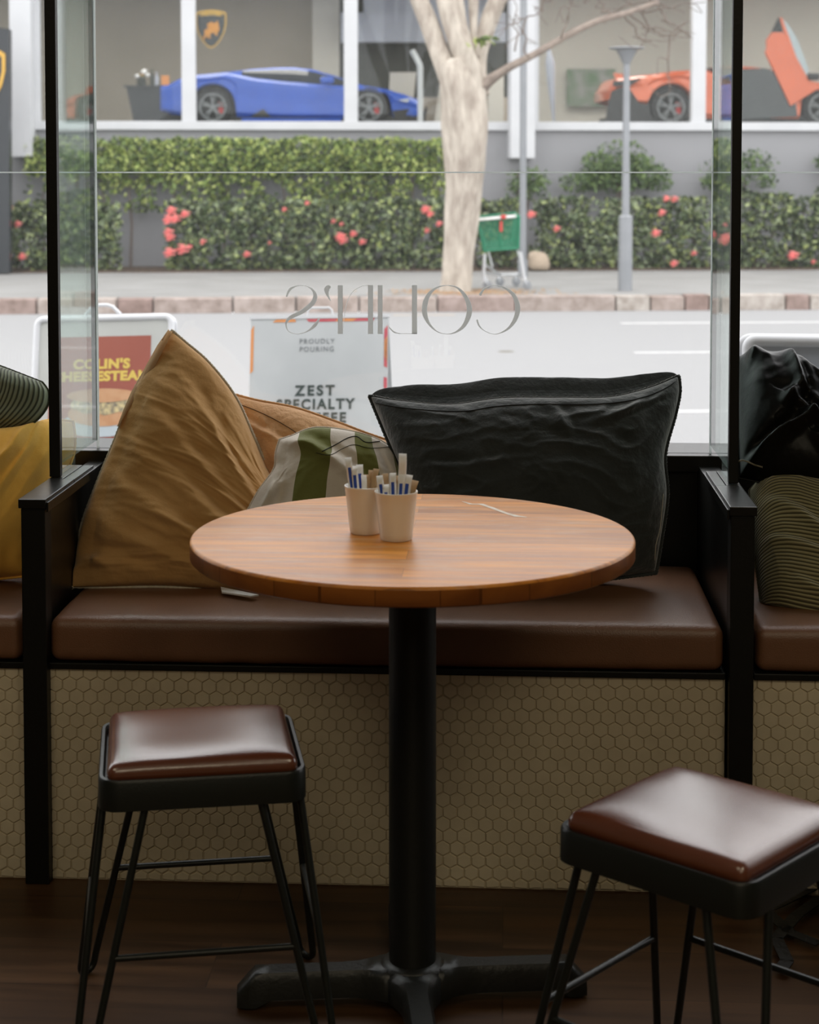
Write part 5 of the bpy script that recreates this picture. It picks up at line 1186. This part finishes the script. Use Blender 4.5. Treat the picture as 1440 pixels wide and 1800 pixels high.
# basket seen from the handle end: open grid panels
def grid_panel(mb, A, B, C_, D, nu, nv, th=.006, r=.005):
    for i in range(nu + 1):
        k = i / nu; mb.tube([A.lerp(B, k), D.lerp(C_, k)], r, 5)
    for j in range(nv + 1):
        k = j / nv; mb.tube([A.lerp(D, k), B.lerp(C_, k)], r, 5)
fa = [K(840, 389, -.45), K(913, 381, -.45), K(911, 436, -.40), K(851, 441, -.40)]
ba = [p + Vector((.05, .85, .03)) for p in fa[:2]] + [fa[2] + Vector((-.0, .62, .08)), fa[3] + Vector((.10, .62, .08))]
bk = MB()
grid_panel(bk, *fa, 16, 12, r=.0045); grid_panel(bk, *ba, 14, 10, r=.0045)
grid_panel(bk, fa[0], ba[0], ba[3], fa[3], 18, 12, r=.0045); grid_panel(bk, fa[1], ba[1], ba[2], fa[2], 18, 12, r=.0045); grid_panel(bk, fa[3], fa[2], ba[2], ba[3], 12, 14, r=.0045)
for a, b in ((0, 1), (1, 2), (2, 3), (3, 0)): bk.tube([fa[a], fa[b]], .018, 8); bk.tube([ba[a], ba[b]], .016, 8)
for a in range(4): bk.tube([fa[a], ba[a]], .016, 8)
bk.tube([fa[0].lerp(fa[1], .5), fa[3].lerp(fa[2], .5)], .014, 8)
bk.build('basket', M['cartgreen'], ct, off=offc, ang=60)
MB().tube([K(842, 386, -.50), K(907, 380, -.50)], .020, 12).build('handle', M['paper'], ct, off=offc)
MB().box(-.02, .02, -.012, .012, -.07, .07).build('coin_lock', M['red'], ct, smooth=False, loc=K(881, 398, -.48) - offc)
rbox(.07, .03, .06, .012, (4, 3, 3)).build('lock_housing', M['red'], ct, weld=True).location = K(885, 381, -.52) - offc
lg = [[(852, 446, -.42), (850, 497, -.42)], [(915, 443, -.42), (922, 492, -.42)]]
for P in lg: MB().tube([K(*p) for p in P], .022, 10).build('leg', M['white'], ct, off=offc)
fm = MB(); fm.tube([K(858, 440, .1), K(866, 470, .1)], .012, 8); fm.tube([K(854, 466, -.3), K(880, 483, .3), K(912, 482, .3)], .016, 8); fm.tube([K(910, 440, .1), K(917, 472, -.1)], .012, 8)
fm.tube([K(851, 478, -.42), K(880, 484, .35)], .014, 8); fm.tube([K(921, 480, -.42), K(912, 482, .35)], .014, 8)
fm.build('chassis', M['chrome'], ct, off=offc)
for px, py, dv in ((857, 507, -.42), (879, 502, .3), (908, 500, .3), (926, 505, -.42)):
    c = K(px, py, dv); c = Vector((c.x, c.y, ZP + .064)); wh = MB().lathe([(0, -.014), (.045, -.014), (.062, -.012), (.062, .012), (.045, .014), (0, .014)], 20, c, axis='Y').build('wheel', M['steel'], ct, off=offc, ang=40)
    MB().tube([c + Vector((.0, -.02, 0)), c + Vector((-.02, -.02, .08)), c + Vector((-.02, 0, .11))], .010, 6).build('caster_fork', M['chrome'], wh, off=offc)

# ------------------------------------------------------------------ sandwich boards on the near footpath
def board(px0, py0, px1, py1, px2, Y, tiltpx, zb, name, lab, face, tube_r, corner, label_fn, back_off=.42, vdir=(1, 0), handle=None):
    """top-left (px0,py0), top-right (px1,py1) pixels at distance Y; leans towards the cafe at the bottom"""
    A, B = at_y(px0, py0, Y), at_y(px1, py1, Y + tiltpx); mid = (A + B) / 2; xax = (B - A); Wd = xax.length; xax.normalize()
    H_ = mid.z - zb; lean = .20; zax = (Vector((0, -lean, H_))).normalized(); hgt = sqrt(H_ * H_ + lean * lean); zax = Vector((xax.y * lean, -xax.x * lean, H_)).normalized() if False else Vector((0, -lean, -H_)).normalized()
    t = thing(name, lab, 'sandwich board', (mid.x, mid.y, zb), 0, 'sandwich boards on the footpath'); off = Vector((mid.x, mid.y, zb))
    nrm = xax.cross(zax).normalized();  nrm = nrm if nrm.y < 0 else -nrm
    def L(x, d, o=0): return A + xax * x + zax * d + nrm * o       # x across from left, d down from top, o towards the cafe
    return t, off, L, Wd, hgt
zb_ = -.3
# left: framed poster with red print
t, off, L, Wd, hg = board(60, 556, 308, 550, 0, 7.45, .02, zb_, 'sandwich_board', 'silver framed sandwich board with red food poster, left', None, .016, 0, None)
r = .0145; cr = .045
fr = MB(); path = [L(r, hg, 0), L(r, cr, 0)] + [L(cr - (cr - r) * cos(pi / 2 * k / 5), cr - (cr - r) * sin(pi / 2 * k / 5), 0) for k in range(1, 6)] + [L(Wd - cr + (cr - r) * sin(pi / 2 * k / 5), cr - (cr - r) * cos(pi / 2 * k / 5), 0) for k in range(0, 6)] + [L(Wd - r, hg, 0)]
fr.tube(path, r * 1.0, 12); fr.tube([L(r, hg - .15, 0), L(Wd - r, hg - .15, 0)], r, 10); fr.build('frame', M['alu'], t, off=off)
bf = [p + Vector((0, .05 + .40 * (1 - (p.z - zb_) / (A_.z - zb_ if False else .98)), -.01)) for p in path] ; MB().tube(bf, r, 10).build('rear_frame', M['alu'], t, off=off)
def Q(x0, x1, d0, d1, o=0.0, th=.002): return lambda mb, mi=0: mb.add([L(x0, d0, o), L(x1, d0, o), L(x1, d1, o), L(x0, d1, o), L(x0, d0, o + th), L(x1, d0, o + th), L(x1, d1, o + th), L(x0, d1, o + th)], [(0, 1, 2, 3), (7, 6, 5, 4), (0, 4, 5, 1), (1, 5, 6, 2), (2, 6, 7, 3), (3, 7, 4, 0)], mi)
mb = MB(); Q(.02, Wd - .02, .02, hg - .16, -.004, .004)(mb); mb.build('poster_backing', M['posterw'], t, smooth=False, off=off)
sx_ = Wd / 250.0
def pxy(px, py): return (px - 59) * sx_, (py - 553) * sx_ * 1.02
x0, d0 = pxy(91, 591); x1, _ = pxy(268, 591); mb = MB(); Q(x0, x1, d0, hg - .30, .0005, .001)(mb); mb.build('red_poster', M['posterred'], t, smooth=False, off=off)
for body, cx, cy, sz, stretch in (("COLIN'S", 182, 646, 19.5, 1.0), ('CHEESESTEAK', 179, 667, 19.5, 1.0)):
    X, D = pxy(cx, cy); h = sz * sx_ * 1.16
    text_mb(body, h, lambda x, y, d: L(X + x, D - y, .0025 + d), .001, .0030, sx=1.12, space=1.08).build('poster_lettering', M['printy'], t, smooth=False, off=off)
def blob(cx, cy, rx, ry, o, n=28, wob=0): return [(lambda X, D: L(X, D, o))(*pxy(cx + rx * cos(2 * pi * i / n), cy + ry * sin(2 * pi * i / n) * (1 + wob * sin(i * 2.1)))) for i in range(n)]
def flat(P, name, m):
    n = len(P); d = (L(0, 0, .001) - L(0, 0, 0)); MB().add(P + [p + d for p in P], [tuple(range(n)), tuple(range(2 * n - 1, n - 1, -1))] + [(i, (i + 1) % n, (i + 1) % n + n, i + n) for i in range(n)]).build(name, m, t, smooth=False, off=off)
flat(blob(185, 742, 74, 22, .0028), 'plate_print', M['plateprint']); flat(blob(188, 724, 62, 22, .0042), 'lower_bread_print', M['bun'])
flat(blob(190, 708, 60, 17, .0056, wob=.15), 'filling_print', M['cheese']); flat(blob(185, 693, 62, 12, .0070), 'upper_bread_print', M['bun'])
hx0, hx1 = pxy(150, 0)[0], pxy(212, 0)[0]
MB().tube([L(hx0, .0), L(hx0 + .03, -.036), L(hx0 + .05, -.042), L(hx1 - .06, -.042), L(hx1 - .035, -.034), L(hx1, .0)], .008, 10).build('carry_handle', M['alu'], t, off=off)
# middle: white coffee sign
t, off, L, Wd, hg = board(441, 560, 683, 556, 0, 7.4, .03, zb_, 'sandwich_board', 'white coffee sandwich board with orange and crimson edge marks, centre', None, .01, 0, None)
mb = MB(); Q(0, Wd, 0, hg, -.02, .02)(mb); mb.build('sign_panel', M['posterz'], t, smooth=False, off=off, bevel=.003)
mb = MB(); Q(-.004, Wd + .004, -.008, .004, -.022, .026)(mb); mb.build('top_rail', M['white'], t, smooth=False, off=off)
fw = Vector((0, .40, 0)); A0, B0 = L(0, 0, -.02), L(Wd, 0, -.02); A1, B1 = Vector((A0.x, A0.y + .38, zb_)), Vector((B0.x + .02, B0.y + .38, zb_))
pp = [A0, B0, B1, A1]; nn = Vector((0, .018, 0)); MB().add(pp + [p + nn for p in pp], [(0, 1, 2, 3), (7, 6, 5, 4), (0, 4, 5, 1), (1, 5, 6, 2), (2, 6, 7, 3), (3, 7, 4, 0)]).build('rear_panel', M['white'], t, smooth=False, off=off)
s3 = Wd / 242.0
def pxz(px, py): return (px - 441) * s3, (py - 557.5) * s3 * 1.0
def mark(pts, m, nm):
    P = [(lambda X, D: L(X, D, .001))(*pxz(x, y)) for x, y in pts]; n = len(P); d = (L(0, 0, .001) - L(0, 0, 0))
    MB().add(P + [p + d for p in P], [tuple(range(n)), tuple(range(2 * n - 1, n - 1, -1))] + [(i, (i + 1) % n, (i + 1) % n + n, i + n) for i in range(n)]).build(nm, m, t, smooth=False, off=off)
mark([(486, 560), (520, 560), (520, 565), (480, 565)], M['sorange'], 'edge_mark'); mark([(539, 560), (594, 560), (590, 565), (543, 565)], M['scrim'], 'edge_mark')
mark([(594, 560), (628, 560), (620, 565), (590, 565)], M['sorange'], 'edge_mark'); mark([(628, 560), (659, 560), (656, 565), (620, 565)], M['scrim'], 'edge_mark')
mark([(442, 578), (447, 570), (447, 650), (442, 655)], M['sorange'], 'edge_mark'); mark([(676, 580), (682, 573), (682, 648), (676, 645)], M['scrim'], 'edge_mark')
mark([(676, 600), (682, 592), (682, 640), (676, 626)], M['sorange'], 'edge_mark'); mark([(676, 664), (682, 665), (682, 690), (676, 682)], M['scrim'], 'edge_mark')
for body, cx, cy, sz, bold, m, spc, sxx in (('PROUDLY', 558, 603.5, 9.0, 0, 'inkg', 1.28, .92), ('POURING', 558, 617.5, 9.0, 0, 'inkg', 1.28, .92),
        ('ZEST', 556, 694, 17.5, .0022, 'ink', 1.35, 1.02), ('SPECIALTY', 557, 718, 17.5, .0022, 'ink', 1.26, .95), ('COFFEE', 562, 742, 17.5, .0022, 'ink', 1.30, .95), ('ROASTERS', 555, 766, 17.5, .0022, 'ink', 1.28, .95)):
    X, D = pxz(cx, cy)
    text_mb(body, sz * s3 * 1.40, lambda x, y, d: L(X + x, D - y, .002 + d), .001, bold, space=spc, sx=sxx).build('sign_lettering', M[m], t, smooth=False, off=off)
hx = [pxz(541, 0)[0], pxz(583, 0)[0]]
MB().tube([L(hx[0], -.004), L(hx[0], -.030), L(hx[0] + .012, -.042), L(hx[1] - .012, -.042), L(hx[1], -.032), L(hx[1] + .006, -.004)], .005, 8).build('carry_handle', M['white'], t, off=off)
# right: large blank framed board close to the window
t, off, L, Wd, hg = board(1304, 588, 1700, 592, 0, 4.75, .02, zb_, 'sandwich_board', 'silver framed blank sandwich board behind the black jacket, right', None, .016, 0, None)
r = .0165; cr = .038; path = [L(r, hg, 0), L(r, cr, 0)] + [L(cr - (cr - r) * cos(pi / 2 * k / 5), cr - (cr - r) * sin(pi / 2 * k / 5), 0) for k in range(1, 6)] + [L(Wd - cr, r, 0), L(Wd - r, cr), L(Wd - r, hg, 0)]
MB().tube(path, r, 14).build('frame', M['alu'], t, off=off)
MB().tube([p + Vector((-.008, .045 + .40 * (1 - max(0, (p.z - zb_)) / 1.15), -.0)) for p in path], r, 10).build('rear_frame', M['alu'], t, off=off)
mb = MB(); Q(.02, Wd - .02, .02, hg - .16, -.004, .004)(mb); mb.build('blank_panel', M['posterb'], t, smooth=False, off=off)
